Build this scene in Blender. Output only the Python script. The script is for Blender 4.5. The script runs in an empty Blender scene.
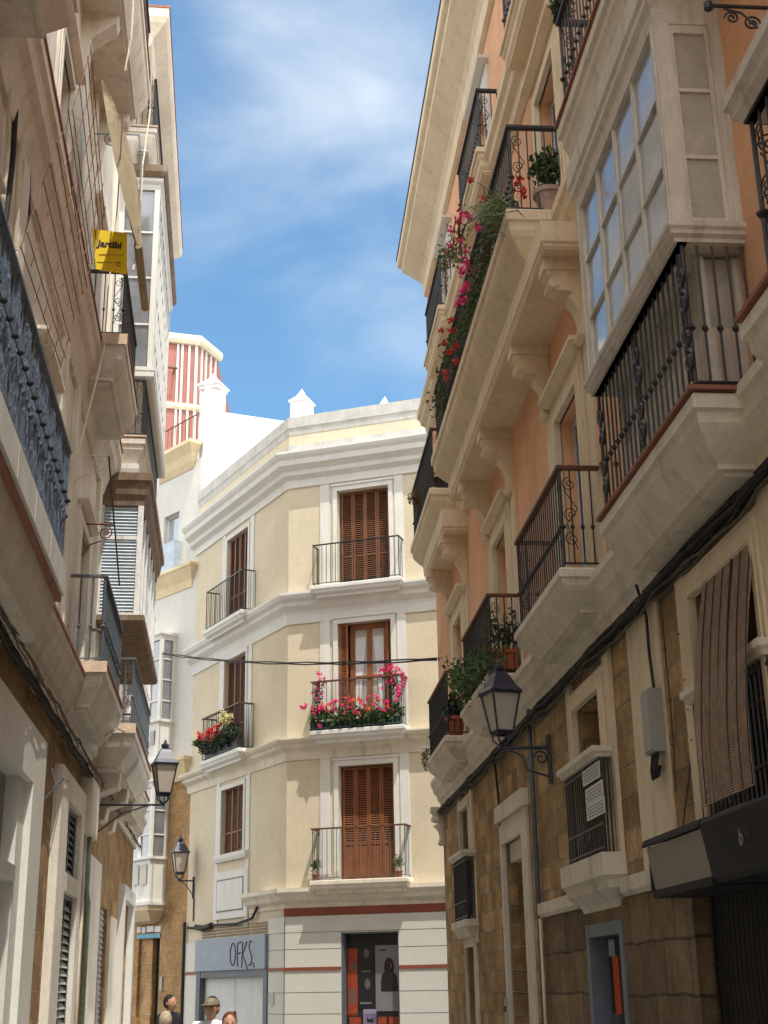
import bpy, math, random
from mathutils import Vector, Matrix
random.seed(7)
R_=math.radians
SC=bpy.context.scene; COL=SC.collection
# ------------------------------------------------------------------ camera
FOC=1343.;PIT=R_(19.4);ROLL=R_(-1.0);EYE=Vector((0,0,1.75))
fw=Vector((0,math.cos(PIT),math.sin(PIT))); r0=Vector((1,0,0)); u0=Vector((0,-math.sin(PIT),math.cos(PIT)))
RT=r0*math.cos(ROLL)+u0*math.sin(ROLL); UP=-r0*math.sin(ROLL)+u0*math.cos(ROLL)
def ray(x,y): return fw+RT*((x-384.)/FOC)-UP*((y-512.)/FOC)
def pix(x,y,depth):
    r=ray(x,y); return EYE+r*(depth/r.y)
cd=bpy.data.cameras.new('camera'); cam=bpy.data.objects.new('camera',cd); COL.objects.link(cam); SC.camera=cam
m=Matrix((RT,UP,-fw)).transposed().to_4x4(); m.translation=EYE; cam.matrix_world=m
cd.sensor_fit='VERTICAL'; cd.sensor_height=36; cd.lens=36*FOC/1024.; cd.clip_end=2000; cd.clip_start=.1
# ------------------------------------------------------------------ frames: s along the facade, h height, o outwards
class Frame:
    def __init__(f,p,az,out):
        a=R_(az); f.p=Vector((p[0],p[1],0)); f.d=Vector((math.sin(a),math.cos(a),0)); f.n=Vector((math.cos(a),-math.sin(a),0))*out
    def P(f,s,h,o=0): return f.p+f.d*s+f.n*o+Vector((0,0,h))
    def at(f,x,y,o=0):
        r=ray(x,y); q=f.p+f.n*o; k=(q.dot(f.n)-EYE.dot(f.n))/r.dot(f.n); w=EYE+r*k
        return ((w-f.p).dot(f.d),w.z)
FR=Frame((3.2,0),-4.8,-1); FL=Frame((-2.4,0),-6.8,1)
cor=pix(286,880,35.5); FC=Frame((cor.x,cor.y),108,1); FD=Frame((cor.x,cor.y),-29.4,-1)
DE=6.9; we=FD.P(DE,0); FW=Frame((we.x,we.y),-42,-1)
WORLD=Frame((0,0),90,1)   # s=x, o=-y
# ------------------------------------------------------------------ materials
MATS={}
def mat(name,col,rough=.8,var=.12,scale=1.5,streak=0.,bump=.15,bscale=60.,metal=0.,spec=.4,dirt=None,dirta=.0,fine=.05):
    if name in MATS: return MATS[name]
    m=bpy.data.materials.new(name); m.use_nodes=True; nt=m.node_tree; N=nt.nodes; Lk=nt.links; b=N['Principled BSDF']
    b.inputs['Roughness'].default_value=rough; b.inputs['Metallic'].default_value=metal; b.inputs['Specular IOR Level'].default_value=spec
    g=N.new('ShaderNodeNewGeometry'); pos=g.outputs['Position']
    n1=N.new('ShaderNodeTexNoise'); n1.inputs['Scale'].default_value=scale; n1.inputs['Detail'].default_value=8; n1.inputs['Roughness'].default_value=.65; Lk.new(pos,n1.inputs['Vector'])
    r1=N.new('ShaderNodeMapRange'); r1.inputs[1].default_value=.3; r1.inputs[2].default_value=.7; r1.inputs[3].default_value=1-var; r1.inputs[4].default_value=1+var; Lk.new(n1.outputs['Fac'],r1.inputs[0])
    fac=r1.outputs[0]
    n3=N.new('ShaderNodeTexNoise'); n3.inputs['Scale'].default_value=scale*14; n3.inputs['Detail'].default_value=4; Lk.new(pos,n3.inputs['Vector'])
    r3=N.new('ShaderNodeMapRange'); r3.inputs[1].default_value=.3; r3.inputs[2].default_value=.7; r3.inputs[3].default_value=1-fine; r3.inputs[4].default_value=1+fine; Lk.new(n3.outputs['Fac'],r3.inputs[0])
    mm=N.new('ShaderNodeMath'); mm.operation='MULTIPLY'; Lk.new(fac,mm.inputs[0]); Lk.new(r3.outputs[0],mm.inputs[1]); fac=mm.outputs[0]
    vm=N.new('ShaderNodeVectorMath'); vm.operation='SCALE'; vm.inputs[0].default_value=col; Lk.new(fac,vm.inputs['Scale'])
    out=vm.outputs[0]
    if streak>0 or dirta>0:
        mp=N.new('ShaderNodeMapping'); mp.inputs['Scale'].default_value=(5,5,.5); Lk.new(pos,mp.inputs['Vector'])
        n2=N.new('ShaderNodeTexNoise'); n2.inputs['Scale'].default_value=1.; n2.inputs['Detail'].default_value=6; n2.inputs['Roughness'].default_value=.7; Lk.new(mp.outputs[0],n2.inputs['Vector'])
        r2=N.new('ShaderNodeMapRange'); r2.inputs[1].default_value=.52; r2.inputs[2].default_value=.75; r2.inputs[3].default_value=0; r2.inputs[4].default_value=max(streak,dirta); Lk.new(n2.outputs['Fac'],r2.inputs[0])
        mx=N.new('ShaderNodeMix'); mx.data_type='RGBA'; Lk.new(r2.outputs[0],mx.inputs[0]); Lk.new(out,mx.inputs[6]); mx.inputs[7].default_value=(*(dirt or tuple(c*.45 for c in col)),1); out=mx.outputs[2]
    Lk.new(out,b.inputs['Base Color'])
    if bump>0:
        nb=N.new('ShaderNodeTexNoise'); nb.inputs['Scale'].default_value=bscale; nb.inputs['Detail'].default_value=5; Lk.new(pos,nb.inputs['Vector'])
        ad=N.new('ShaderNodeMath'); ad.operation='ADD'; Lk.new(nb.outputs['Fac'],ad.inputs[0]); Lk.new(n3.outputs['Fac'],ad.inputs[1])
        bu=N.new('ShaderNodeBump'); bu.inputs['Strength'].default_value=bump; bu.inputs['Distance'].default_value=.02; Lk.new(ad.outputs[0],bu.inputs['Height']); Lk.new(bu.outputs[0],b.inputs['Normal'])
    MATS[name]=m; return m
def ashlar(name,c1,c2,cm,bw=.62,bh=.34,rough=.9,mortar=.02,bump=.7):
    m=bpy.data.materials.new(name); m.use_nodes=True; nt=m.node_tree; N=nt.nodes; Lk=nt.links; b=N['Principled BSDF']; b.inputs['Roughness'].default_value=rough
    b.inputs['Specular IOR Level'].default_value=.2
    uv=N.new('ShaderNodeUVMap'); 
    dn=N.new('ShaderNodeTexNoise'); dn.inputs['Scale'].default_value=2.2; dn.inputs['Detail'].default_value=5; Lk.new(uv.outputs[0],dn.inputs['Vector'])
    sub=N.new('ShaderNodeVectorMath'); sub.operation='MULTIPLY_ADD'; sub.inputs[1].default_value=(.09,.09,0); Lk.new(dn.outputs['Color'],sub.inputs[0]); Lk.new(uv.outputs[0],sub.inputs[2])
    br=N.new('ShaderNodeTexBrick'); br.inputs['Scale'].default_value=1; br.inputs['Brick Width'].default_value=bw; br.inputs['Row Height'].default_value=bh; br.inputs['Mortar Size'].default_value=mortar; br.inputs['Mortar Smooth'].default_value=.6; br.inputs['Bias'].default_value=0
    br.inputs['Color1'].default_value=(*c1,1); br.inputs['Color2'].default_value=(*c2,1); br.inputs['Mortar'].default_value=(*cm,1); Lk.new(sub.outputs[0],br.inputs['Vector'])
    n=N.new('ShaderNodeTexNoise'); n.inputs['Scale'].default_value=7; n.inputs['Detail'].default_value=9; n.inputs['Roughness'].default_value=.75; Lk.new(uv.outputs[0],n.inputs['Vector'])
    n2=N.new('ShaderNodeTexNoise'); n2.inputs['Scale'].default_value=1.6; n2.inputs['Detail'].default_value=5; Lk.new(uv.outputs[0],n2.inputs['Vector'])
    r=N.new('ShaderNodeMapRange'); r.inputs[1].default_value=.25; r.inputs[2].default_value=.75; r.inputs[3].default_value=.55; r.inputs[4].default_value=1.4; Lk.new(n.outputs['Fac'],r.inputs[0])
    r2=N.new('ShaderNodeMapRange'); r2.inputs[1].default_value=.3; r2.inputs[2].default_value=.7; r2.inputs[3].default_value=.7; r2.inputs[4].default_value=1.2; Lk.new(n2.outputs['Fac'],r2.inputs[0])
    mm=N.new('ShaderNodeMath'); mm.operation='MULTIPLY'; Lk.new(r.outputs[0],mm.inputs[0]); Lk.new(r2.outputs[0],mm.inputs[1])
    vm=N.new('ShaderNodeVectorMath'); vm.operation='SCALE'; Lk.new(br.outputs['Color'],vm.inputs[0]); Lk.new(mm.outputs[0],vm.inputs['Scale']); Lk.new(vm.outputs[0],b.inputs['Base Color'])
    inv=N.new('ShaderNodeMath'); inv.operation='MULTIPLY_ADD'; inv.inputs[1].default_value=-.8; Lk.new(br.outputs['Fac'],inv.inputs[0]); Lk.new(n.outputs['Fac'],inv.inputs[2])
    bu=N.new('ShaderNodeBump'); bu.inputs['Strength'].default_value=bump; bu.inputs['Distance'].default_value=.03; Lk.new(inv.outputs[0],bu.inputs['Height']); Lk.new(bu.outputs[0],b.inputs['Normal'])
    MATS[name]=m; return m
def glass(name,col,rough=.04,ior=1.9,var=.25):
    m=mat(name,col,rough,var=var,scale=2.5,bump=0,spec=1.)
    m.node_tree.nodes['Principled BSDF'].inputs['IOR'].default_value=ior; return m
peach=mat('peach_stucco',(.76,.43,.25),.9,var=.16,scale=.8,streak=.35,dirt=(.42,.24,.14))
cream=mat('cream_moulding',(.74,.62,.44),.8,var=.1,scale=1.2,streak=.45,dirt=(.33,.25,.16),bump=.2)
creamw=mat('pale_stone',(.69,.63,.52),.85,var=.12,scale=2,streak=.5,dirt=(.25,.2,.15),bump=.25)
galw=mat('weathered_white_wood',(.62,.57,.49),.7,var=.12,scale=4,streak=.8,dirt=(.24,.18,.13),bump=.2,bscale=160,fine=.06)
wallc=mat('yellow_cream_stucco',(.60,.525,.385),.9,var=.08,scale=.9,streak=.3,dirt=(.5,.42,.3),bump=.12)
white=mat('white_paint',(.66,.65,.61),.75,var=.07,scale=1.4,streak=.45,dirt=(.5,.47,.42),bump=.1)
whitew=mat('whitewash',(.74,.74,.735),.8,var=.03,scale=1,streak=.06,bump=.15)
parap=mat('weathered_white_cap',(.49,.48,.45),.8,var=.15,scale=3,streak=.7,dirt=(.33,.31,.28),bump=.3)
shopw=mat('shop_cladding',(.57,.555,.50),.6,var=.04,scale=2,bump=.05)
redb=mat('oxide_red_band',(.23,.06,.03),.6,var=.15)
wood=mat('brown_shutter_wood',(.17,.066,.025),.55,var=.25,scale=4,bump=.15,fine=.2)
wood2=mat('red_brown_door_wood',(.23,.082,.03),.5,var=.2,scale=3,bump=.15,fine=.2)
rwood=mat('brown_handrail_wood',(.11,.045,.022),.5,var=.25,scale=5,bump=.1)
iron=mat('black_iron',(.018,.018,.02),.45,var=.3,scale=8,bump=.1,spec=.5)
irong=mat('grey_painted_iron',(.09,.105,.12),.5,var=.25,scale=8,bump=.1)
rust=mat('rusty_wire',(.17,.065,.035),.8,var=.4,scale=12,bump=.3)
lamp_m=mat('dark_blue_lamp_metal',(.02,.027,.05),.4,var=.3,scale=12,bump=.1,spec=.6)
lglass=mat('frosted_lamp_glass',(.50,.43,.36),.35,var=.08,bump=0,spec=.6)
och=ashlar('ochre_ashlar',(.54,.36,.18),(.29,.185,.085),(.40,.32,.22),bw=.40,bh=.28,mortar=.016,bump=1.)
ochd=ashlar('dark_base_stone',(.30,.215,.13),(.17,.12,.07),(.12,.09,.06),bw=.7,bh=.42,mortar=.014,bump=.9)
ochl=ashlar('left_ochre_stone',(.38,.245,.12),(.29,.18,.085),(.33,.24,.14),bw=.7,bh=.36,bump=.4,mortar=.01)
ochw=ashlar('far_ochre_ashlar',(.42,.26,.12),(.35,.21,.095),(.42,.30,.18),bw=.55,bh=.36)
lst=mat('left_beige_stucco',(.72,.66,.56),.9,var=.14,scale=1,streak=.5,dirt=(.30,.23,.16),bump=.3)
lst2=mat('left_pale_stucco',(.74,.69,.59),.9,var=.12,scale=1,streak=.45,dirt=(.36,.3,.22),bump=.3)
lsl=mat('left_grey_moulding',(.64,.59,.51),.85,var=.14,scale=2,streak=.5,dirt=(.22,.17,.13),bump=.3)
shopl=mat('left_shopfront_paint',(.68,.68,.62),.7,var=.06,scale=1.5,streak=.3,dirt=(.42,.36,.28),bump=.15)
marble=mat('grey_marble_slab',(.58,.57,.53),.6,var=.14,scale=3,bump=.1)
terr=mat('red_tile_edge',(.29,.115,.075),.7,var=.25,scale=6,bump=.3)
tile=mat('salmon_floor_tile',(.62,.47,.35),.7,var=.2,scale=6,bump=.2)
ytrim=mat('ochre_yellow_trim',(.66,.54,.34),.8,var=.1,scale=1.5,streak=.3,bump=.15)
greyst=mat('grey_white_stucco',(.60,.585,.54),.9,var=.05,scale=1,streak=.15,bump=.12)
pinkm=mat('salmon_pink_stucco',(.36,.15,.12),.85,var=.08,scale=1,bump=.1)
louv=mat('pale_blue_louvre_paint',(.62,.70,.76),.6,var=.1,scale=3,streak=.25,bump=.1)
peel=mat('peeling_white_paint',(.80,.79,.76),.75,var=.12,scale=7,streak=.95,dirt=(.17,.11,.07),bump=.5,fine=.2)
brownc=mat('weathered_brown_cornice',(.19,.13,.085),.85,var=.35,scale=6,streak=.6,dirt=(.38,.33,.27),bump=.5)
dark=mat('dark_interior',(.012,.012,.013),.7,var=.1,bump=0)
glassb=glass('sky_reflecting_glass',(.34,.37,.42),.10,1.9)
glassd=glass('dark_window_glass',(.03,.033,.036),.08,1.6)
glassg=glass('dusty_glass',(.40,.37,.31),.45,1.45)
curt=mat('white_curtain',(.62,.62,.62),.9,var=.1,scale=3,bump=.2,bscale=12)
leaf=mat('green_leaf',(.055,.105,.03),.6,var=.5,scale=14,bump=0,spec=.4,fine=.3)
leafl=mat('pale_green_leaf',(.16,.20,.09),.6,var=.4,scale=14,bump=0)
leafd=mat('dark_green_leaf',(.028,.06,.022),.5,var=.4,scale=14,bump=0)
pinkf=mat('pink_flower',(.75,.05,.22),.6,var=.25,scale=20,bump=0)
redf=mat('red_flower',(.60,.035,.03),.6,var=.25,scale=20,bump=0)
orgf=mat('orange_flower',(.80,.17,.06),.6,var=.2,scale=20,bump=0)
yelf=mat('cream_flower',(.65,.60,.30),.6,var=.2,scale=20,bump=0)
potm=mat('terracotta_pot',(.30,.09,.04),.8,var=.2,scale=8,bump=.2)
potw=mat('white_pot',(.36,.25,.22),.7,var=.2,scale=8,bump=.2)
cablem=mat('black_cable',(.022,.02,.019),.7,var=.4,scale=9,bump=.3)
cableg=mat('dusty_grey_cable',(.11,.09,.07),.8,var=.4,scale=9,bump=.3)
cloth=mat('dark_blue_cloth',(.12,.17,.25),.9,var=.5,scale=5,streak=.8,dirt=(.25,.31,.40),bump=1.,bscale=22,fine=.45)
yel=mat('yellow_sign',(.95,.66,.01),.6,var=.04,bump=.03)
blackp=mat('black_print',(.02,.02,.02),.6,var=.05,bump=0)
bamboo=mat('reddish_cane',(.42,.30,.22),.7,var=.3,scale=12,bump=.2)
ropem=mat('white_rope',(.66,.60,.50),.8,var=.1,scale=12,bump=.3)
awn=mat('olive_beige_awning_cloth',(.36,.29,.17),.85,var=.15,scale=4,streak=.3,bump=.3)
boxm=mat('grey_plastic_box',(.36,.35,.32),.5,var=.08,scale=3,streak=.3)
bluef=mat('blue_grey_door_paint',(.14,.17,.21),.55,var=.15,scale=3,bump=.1)
black=mat('black_awning_panel',(.012,.012,.013),.75,var=.2,scale=3,bump=.05)
awnl=mat('pale_awning_end',(.27,.24,.20),.6,var=.08,bump=.05)
orange=mat('orange_poster',(.62,.11,.03),.5,var=.1,bump=0)
signw=mat('white_sign',(.62,.62,.60),.5,var=.08,bump=0)
bsign=mat('blue_grey_fascia',(.22,.27,.33),.5,var=.08,scale=3,streak=.3,dirt=(.33,.38,.43))
garw=mat('white_garage_panel',(.55,.56,.55),.6,var=.08,scale=2,streak=.2)
pgreen=mat('green_patina_pipe',(.22,.28,.22),.6,var=.3,scale=8,bump=.2)
asph=mat('granite_paving',(.13,.125,.12),.8,var=.2,scale=2,bump=.4)
pav=mat('pavement_slab',(.34,.32,.29),.8,var=.15,scale=2,bump=.3)
skin=mat('skin',(.50,.27,.18),.55,var=.06,bump=0)
tshirt=mat('white_tshirt',(.68,.72,.76),.9,var=.05,bump=.1); dshirt=mat('navy_shirt',(.02,.022,.035),.9,var=.1,bump=.1)
pshirt=mat('pale_pink_shirt',(.6,.5,.48),.9,var=.1,bump=.1); jeans=mat('dark_trousers',(.04,.05,.08),.9,var=.1,bump=.1)
hairr=mat('auburn_hair',(.14,.035,.018),.6,var=.3,scale=30,bump=.5); hairb=mat('blond_grey_hair',(.50,.40,.28),.6,var=.3,scale=30,bump=.5); haird=mat('black_hair',(.015,.012,.01),.6,var=.3,scale=30,bump=.4)
capm=mat('khaki_cap',(.20,.17,.11),.8,var=.35,scale=18,bump=.2)
p_blk=mat('poster_black',(.015,.015,.018),.35,var=.1,bump=0); p_gry=mat('poster_grey',(.19,.185,.19),.4,var=.08,bump=0); p_org=mat('poster_orange',(.30,.05,.02),.4,var=.3,scale=8,bump=0)
p_lil=mat('poster_lilac',(.30,.26,.40),.4,var=.1,bump=0); p_blu=mat('poster_blue',(.07,.28,.42),.4,var=.3,scale=8,bump=0); p_skin=mat('poster_face_grey',(.12,.10,.095),.5,var=.1,bump=0)
# ------------------------------------------------------------------ mesh builder
def worldloc(o):
    v=Vector((0,0,0))
    while o is not None: v+=o.location; o=o.parent
    return v
class MB:
    def __init__(s): s.v=[];s.f=[];s.uv=[]
    def q(s,pts,uv=None):
        i=len(s.v); s.v+=[tuple(p) for p in pts]; s.uv+=uv if uv else [(p[0]+p[1],p[2]) for p in pts]; s.f.append(tuple(range(i,i+len(pts))))
    def fq(s,F,c):   # c list of (s,h,o)
        s.q([F.P(*k) for k in c],[(k[0]+k[2],k[1]) for k in c])
    def box(s,F,s0,s1,h0,h1,o0,o1):
        c=lambda a,b,e:(a,b,e)
        for f in (((s0,h0,o1),(s1,h0,o1),(s1,h1,o1),(s0,h1,o1)),((s0,h0,o0),(s0,h1,o0),(s1,h1,o0),(s1,h0,o0)),
                  ((s0,h0,o0),(s0,h0,o1),(s0,h1,o1),(s0,h1,o0)),((s1,h0,o0),(s1,h1,o0),(s1,h1,o1),(s1,h0,o1)),
                  ((s0,h1,o0),(s0,h1,o1),(s1,h1,o1),(s1,h1,o0)),((s0,h0,o0),(s1,h0,o0),(s1,h0,o1),(s0,h0,o1))):
            s.fq(F,f)
        return s
    def facade(s,F,s0,s1,h0,h1,ops=(),depth=.3,o=0):
        ss=sorted({s0,s1,*[min(max(a,s0),s1) for p in ops for a in p[:2]]}); hs=sorted({h0,h1,*[min(max(a,h0),h1) for p in ops for a in p[2:4]]})
        for a,b in zip(ss,ss[1:]):
            for c,d in zip(hs,hs[1:]):
                ms,mh=(a+b)/2,(c+d)/2
                if any(p[0]<ms<p[1] and p[2]<mh<p[3] for p in ops): continue
                s.fq(F,((a,c,o),(b,c,o),(b,d,o),(a,d,o)))
        for p in ops:
            a,b,c,d=max(p[0],s0),min(p[1],s1),max(p[2],h0),min(p[3],h1); e=o-(p[4] if len(p)>4 else depth)
            if c>=d or a>=b: continue
            s.fq(F,((a,c,o),(a,d,o),(a,d,e),(a,c,e))); s.fq(F,((b,c,o),(b,d,o),(b,d,e),(b,c,e)))
            if p[3]<=h1: s.fq(F,((a,d,o),(b,d,o),(b,d,e),(a,d,e)))
            if p[2]>=h0: s.fq(F,((a,c,o),(b,c,o),(b,c,e),(a,c,e)))
        return s
    def body(s,F,s0,s1,h0,h1,T,o=0):
        for f in (((s0,h0,o),(s0,h1,o),(s0,h1,-T),(s0,h0,-T)),((s1,h0,o),(s1,h1,o),(s1,h1,-T),(s1,h0,-T)),((s0,h1,o),(s1,h1,o),(s1,h1,-T),(s0,h1,-T)),((s0,h0,-T),(s1,h0,-T),(s1,h1,-T),(s0,h1,-T))): s.fq(F,f)
        return s
    def slab(s,F,s0,s1,O,rings,back=0.):   # stacked rings (inset,height): a moulded projecting slab returning to the wall
        R=[]
        for d,h in rings: R.append([(s0+d,h,back),(s0+d,h,O-d),(s1-d,h,O-d),(s1-d,h,back)])
        for a,b in zip(R,R[1:]):
            for i in range(3): s.fq(F,(a[i],a[i+1],b[i+1],b[i]))
        s.fq(F,R[0]); s.fq(F,R[-1][::-1]); return s
    def prism(s,F,out,o0,o1,plane='sh'):   # outline in the (s,h) plane extruded in o, or in the (o,h) plane extruded in s
        g=(lambda a,b,e:(a,b,e)) if plane=='sh' else (lambda a,b,e:(e,b,a))
        n=len(out)
        s.fq(F,[g(a,b,o1) for a,b in out]); s.fq(F,[g(a,b,o0) for a,b in out][::-1])
        for i in range(n):
            a,b=out[i],out[(i+1)%n]; s.fq(F,[g(*a,o0),g(*b,o0),g(*b,o1),g(*a,o1)])
        return s
    def tube(s,path,r,n=6,cap=True):
        path=[Vector(p) for p in path]; rs=r if isinstance(r,(list,tuple)) else [r]*len(path); rings=[]
        prev=None
        for i,p in enumerate(path):
            t=(path[min(i+1,len(path)-1)]-path[max(i-1,0)])
            if t.length<1e-9: t=Vector((0,0,1))
            t.normalize()
            a=prev if prev is not None else (Vector((0,0,1)) if abs(t.z)<.9 else Vector((1,0,0)))
            u=(a-t*a.dot(t)); 
            if u.length<1e-6: u=t.orthogonal()
            u.normalize(); prev=u; w=t.cross(u); i0=len(s.v)
            for k in range(n):
                an=2*math.pi*k/n; q=p+(u*math.cos(an)+w*math.sin(an))*rs[i]; s.v.append(tuple(q)); s.uv.append((k/n,i*.1))
            rings.append(i0)
        for a,b in zip(rings,rings[1:]):
            for k in range(n): s.f.append((a+k,a+(k+1)%n,b+(k+1)%n,b+k))
        if cap: s.f.append(tuple(range(rings[0],rings[0]+n))[::-1]); s.f.append(tuple(range(rings[-1],rings[-1]+n)))
        return s
    def lathe(s,c,prof,n=16,up=Vector((0,0,1)),phase=0.):
        c=Vector(c); rings=[]
        for r,h in prof:
            i0=len(s.v)
            for k in range(n):
                a=2*math.pi*k/n+phase; s.v.append(tuple(c+Vector((math.cos(a)*r,math.sin(a)*r,h)))); s.uv.append((a,h))
            rings.append(i0)
        for a,b in zip(rings,rings[1:]):
            for k in range(n): s.f.append((a+k,a+(k+1)%n,b+(k+1)%n,b+k))
        s.f.append(tuple(range(rings[0],rings[0]+n))[::-1]); s.f.append(tuple(range(rings[-1],rings[-1]+n))); return s
    def leaves(s,c,rad,n,size,up=.3,asp=.55):
        c=Vector(c)
        for _ in range(n):
            while 1:
                d=Vector([random.uniform(-1,1) for _ in range(3)])
                if d.length<=1: break
            d=d*(.45+.55*random.random())
            p=c+Vector((d.x*rad[0],d.y*rad[1],d.z*rad[2])); s.leaf(p,size*random.uniform(.6,1.3),asp,up)
        return s
    def leaf(s,p,z,asp=.55,up=.3):
        a=Vector([random.gauss(0,1) for _ in range(3)]); a.z+=up; a.normalize(); b=a.cross(Vector([random.gauss(0,1) for _ in range(3)])); 
        if b.length<1e-4: return
        b.normalize(); c=a.cross(b)*z*.18
        s.q([p-a*z*.5,p+b*z*asp*.5+c,p+a*z*.5,p-b*z*asp*.5+c])
    def build(s,name,m,parent=None,base=None,smooth=False,kind=None,label=None):
        me=bpy.data.meshes.new(name); o=bpy.data.objects.new(name,me); COL.objects.link(o)
        if parent is not None: o.parent=parent; off=worldloc(parent)
        else:
            if base is None:
                xs=[v[0] for v in s.v];ys=[v[1] for v in s.v];zs=[v[2] for v in s.v]; base=((min(xs)+max(xs))/2,(min(ys)+max(ys))/2,min(zs))
            off=Vector(base); o.location=off
        me.from_pydata([(v[0]-off.x,v[1]-off.y,v[2]-off.z) for v in s.v],[],s.f); me.update()
        ul=me.uv_layers.new(name='UVMap'); 
        for l in me.loops: ul.data[l.index].uv=s.uv[l.vertex_index]
        if smooth:
            for p in me.polygons: p.use_smooth=True
        me.materials.append(m)
        if kind: o['kind']=kind
        if label: o['label']=label
        return o
def split_build(mb,name,m,parent):
    key={};par=list(range(len(mb.f)))
    def fd(a):
        while par[a]!=a: par[a]=par[par[a]]; a=par[a]
        return a
    for i,f in enumerate(mb.f):
        for v in f:
            k=tuple(round(c,4) for c in mb.v[v])
            if k in key: par[fd(i)]=fd(key[k])
            else: key[k]=i
    gr={}
    for i in range(len(mb.f)): gr.setdefault(fd(i),[]).append(i)
    out=[]
    for fs in gr.values():
        n=MB()
        for i in fs: n.q([mb.v[v] for v in mb.f[i]],[mb.uv[v] for v in mb.f[i]])
        out.append(n.build(name,m,parent))
    return out
def tag(o,label,cat,group=None):
    o['label']=label; o['category']=cat
    if group: o['group']=group
    return o
def empty(name,loc,label,cat,group=None):
    o=bpy.data.objects.new(name,None); o.empty_display_size=.3; COL.objects.link(o); o.location=loc; return tag(o,label,cat,group)
def text(txt,origin,right,upv,size,m,parent,name='lettering',shear=0.,ext=.002,bold=0.):
    cu=bpy.data.curves.new(name,'FONT'); cu.body=txt; cu.size=size; cu.extrude=ext; cu.shear=shear; cu.offset=bold
    t=bpy.data.objects.new(name+'_c',cu); COL.objects.link(t)
    r=Vector(right).normalized(); u=Vector(upv).normalized(); n=r.cross(u); M=Matrix((r,u,n)).transposed().to_4x4(); M.translation=Vector(origin)
    dg=bpy.context.evaluated_depsgraph_get(); me=bpy.data.meshes.new_from_object(t.evaluated_get(dg)); bpy.data.objects.remove(t)
    off=worldloc(parent); M.translation=Vector(origin)-off; me.transform(M)
    o=bpy.data.objects.new(name,me); COL.objects.link(o); o.parent=parent; me.materials.clear(); me.materials.append(m); return o
def spiral(F,s,h,o,r,turns=1.6,dirn=1,a0=0.,plane='sh',n=18):
    P=[]
    for i in range(n+1):
        t=i/n; rr=r*(1-.82*t); a=a0+dirn*2*math.pi*turns*t
        x,y=rr*math.cos(a),rr*math.sin(a)
        P.append(F.P(s+x,h+y,o) if plane=='sh' else F.P(s,h+y,o+x))
    return P
# ------------------------------------------------------------------ reusable parts
def railing(F,s0,s1,h0,h1,O,parent,m=None,hm=None,sp=.11,r=.009,scroll=True,bead=True,hw=.035,side0=.02,panel=False):
    m=m or iron; b=MB(); posts=[]
    n=max(2,round((s1-s0)/sp)); posts+=[(s0+(s1-s0)*i/n,O) for i in range(n+1)]
    k=max(2,round(O/sp)); 
    for e in (s0,s1): posts+=[(e,side0+(O-side0)*i/k) for i in range(k)]
    for (s,o) in posts:
        big=(o==O and s in(s0,s1)); rr=r*(1.7 if big else 1)
        jx=random.uniform(-.003,.003)
        b.tube([F.P(s,h0+.05,o),F.P(s+jx,(h0+h1)/2,o),F.P(s,h1-.01,o)],rr,5,False)
        if bead: hb=h0+(h1-h0)*.42; b.tube([F.P(s,hb-.03,o),F.P(s,hb-.008,o),F.P(s,hb+.008,o),F.P(s,hb+.03,o)],[rr,rr*2.4,rr*2.4,rr],6,False)
    for h in (h0+.06,):
        b.box(F,s0-.01,s1+.01,h-.008,h+.008,O-.012,O+.012)
        for e in (s0,s1): b.box(F,e-.012,e+.012,h-.0085,h+.0085,side0,O)
    if scroll:
        H=h1-h0
        for e,sg in ((s0,1),(s1,-1)):
            for (pl,off) in (('sh',0),('oh',0)):
                for (hh,dr,a0) in ((.30,1,math.pi/2),(.55,-1,-math.pi/2),(.85,1,math.pi/2)):
                    rr=.075
                    if pl=='sh': b.tube(spiral(F,e+sg*(.09),h0+H*hh,O,rr,1.5,dr*sg,a0),.006,5,False)
                    elif O>.25: b.tube(spiral(F,e,h0+H*hh,O-.09,rr,1.5,-dr,a0,'oh'),.006,5,False)
                if pl=='oh' and O>.25: b.tube([F.P(e,h0+H*.8,O-.03),F.P(e,h0+H*.6,O-.16),F.P(e,h0+H*.45,O-.05),F.P(e,h0+H*.2,O-.14)],.006,5,False)
    R=b.build('railing',m,parent)
    c=MB(); c.box(F,s0-hw,s1+hw,h1,h1+.035,O-hw,O+hw)
    for e in (s0,s1): c.box(F,e-hw,e+hw,h1+.0005,h1+.0345,side0,O-hw)
    c.build('handrail',hm or m,parent); return R
def balcony(F,s0,s1,O,htop,rail_h,parent,m,th=.3,edge=None,tilem=None,rails=None,undercut=.28,name='balcony',rinset=.08,rm=None,**kw):
    b=MB(); t=th
    top=htop-(.045 if edge else 0)
    b.slab(F,s0,s1,O,[(.015,top),(.0,top-.02),(0,top-.22*t),(.03,top-.25*t),(.035,top-.4*t),(.06,top-.5*t),(undercut*.55,top-.72*t),(undercut*.8,top-.86*t),(undercut*.8,top-.93*t),(undercut,top-.93*t),(undercut,top-t)],back=-.02)
    P=b.build(name,m,parent)
    if edge: MB().slab(F,s0-.02,s1+.02,O+.02,[(.0,htop),(0,htop-.03)],back=-.02).build('tile_edge',edge,P)
    if rail_h: railing(F,s0+rinset,s1-rinset,htop,htop+rail_h,O-rinset,P,m=rm,**kw)
    return P
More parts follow.
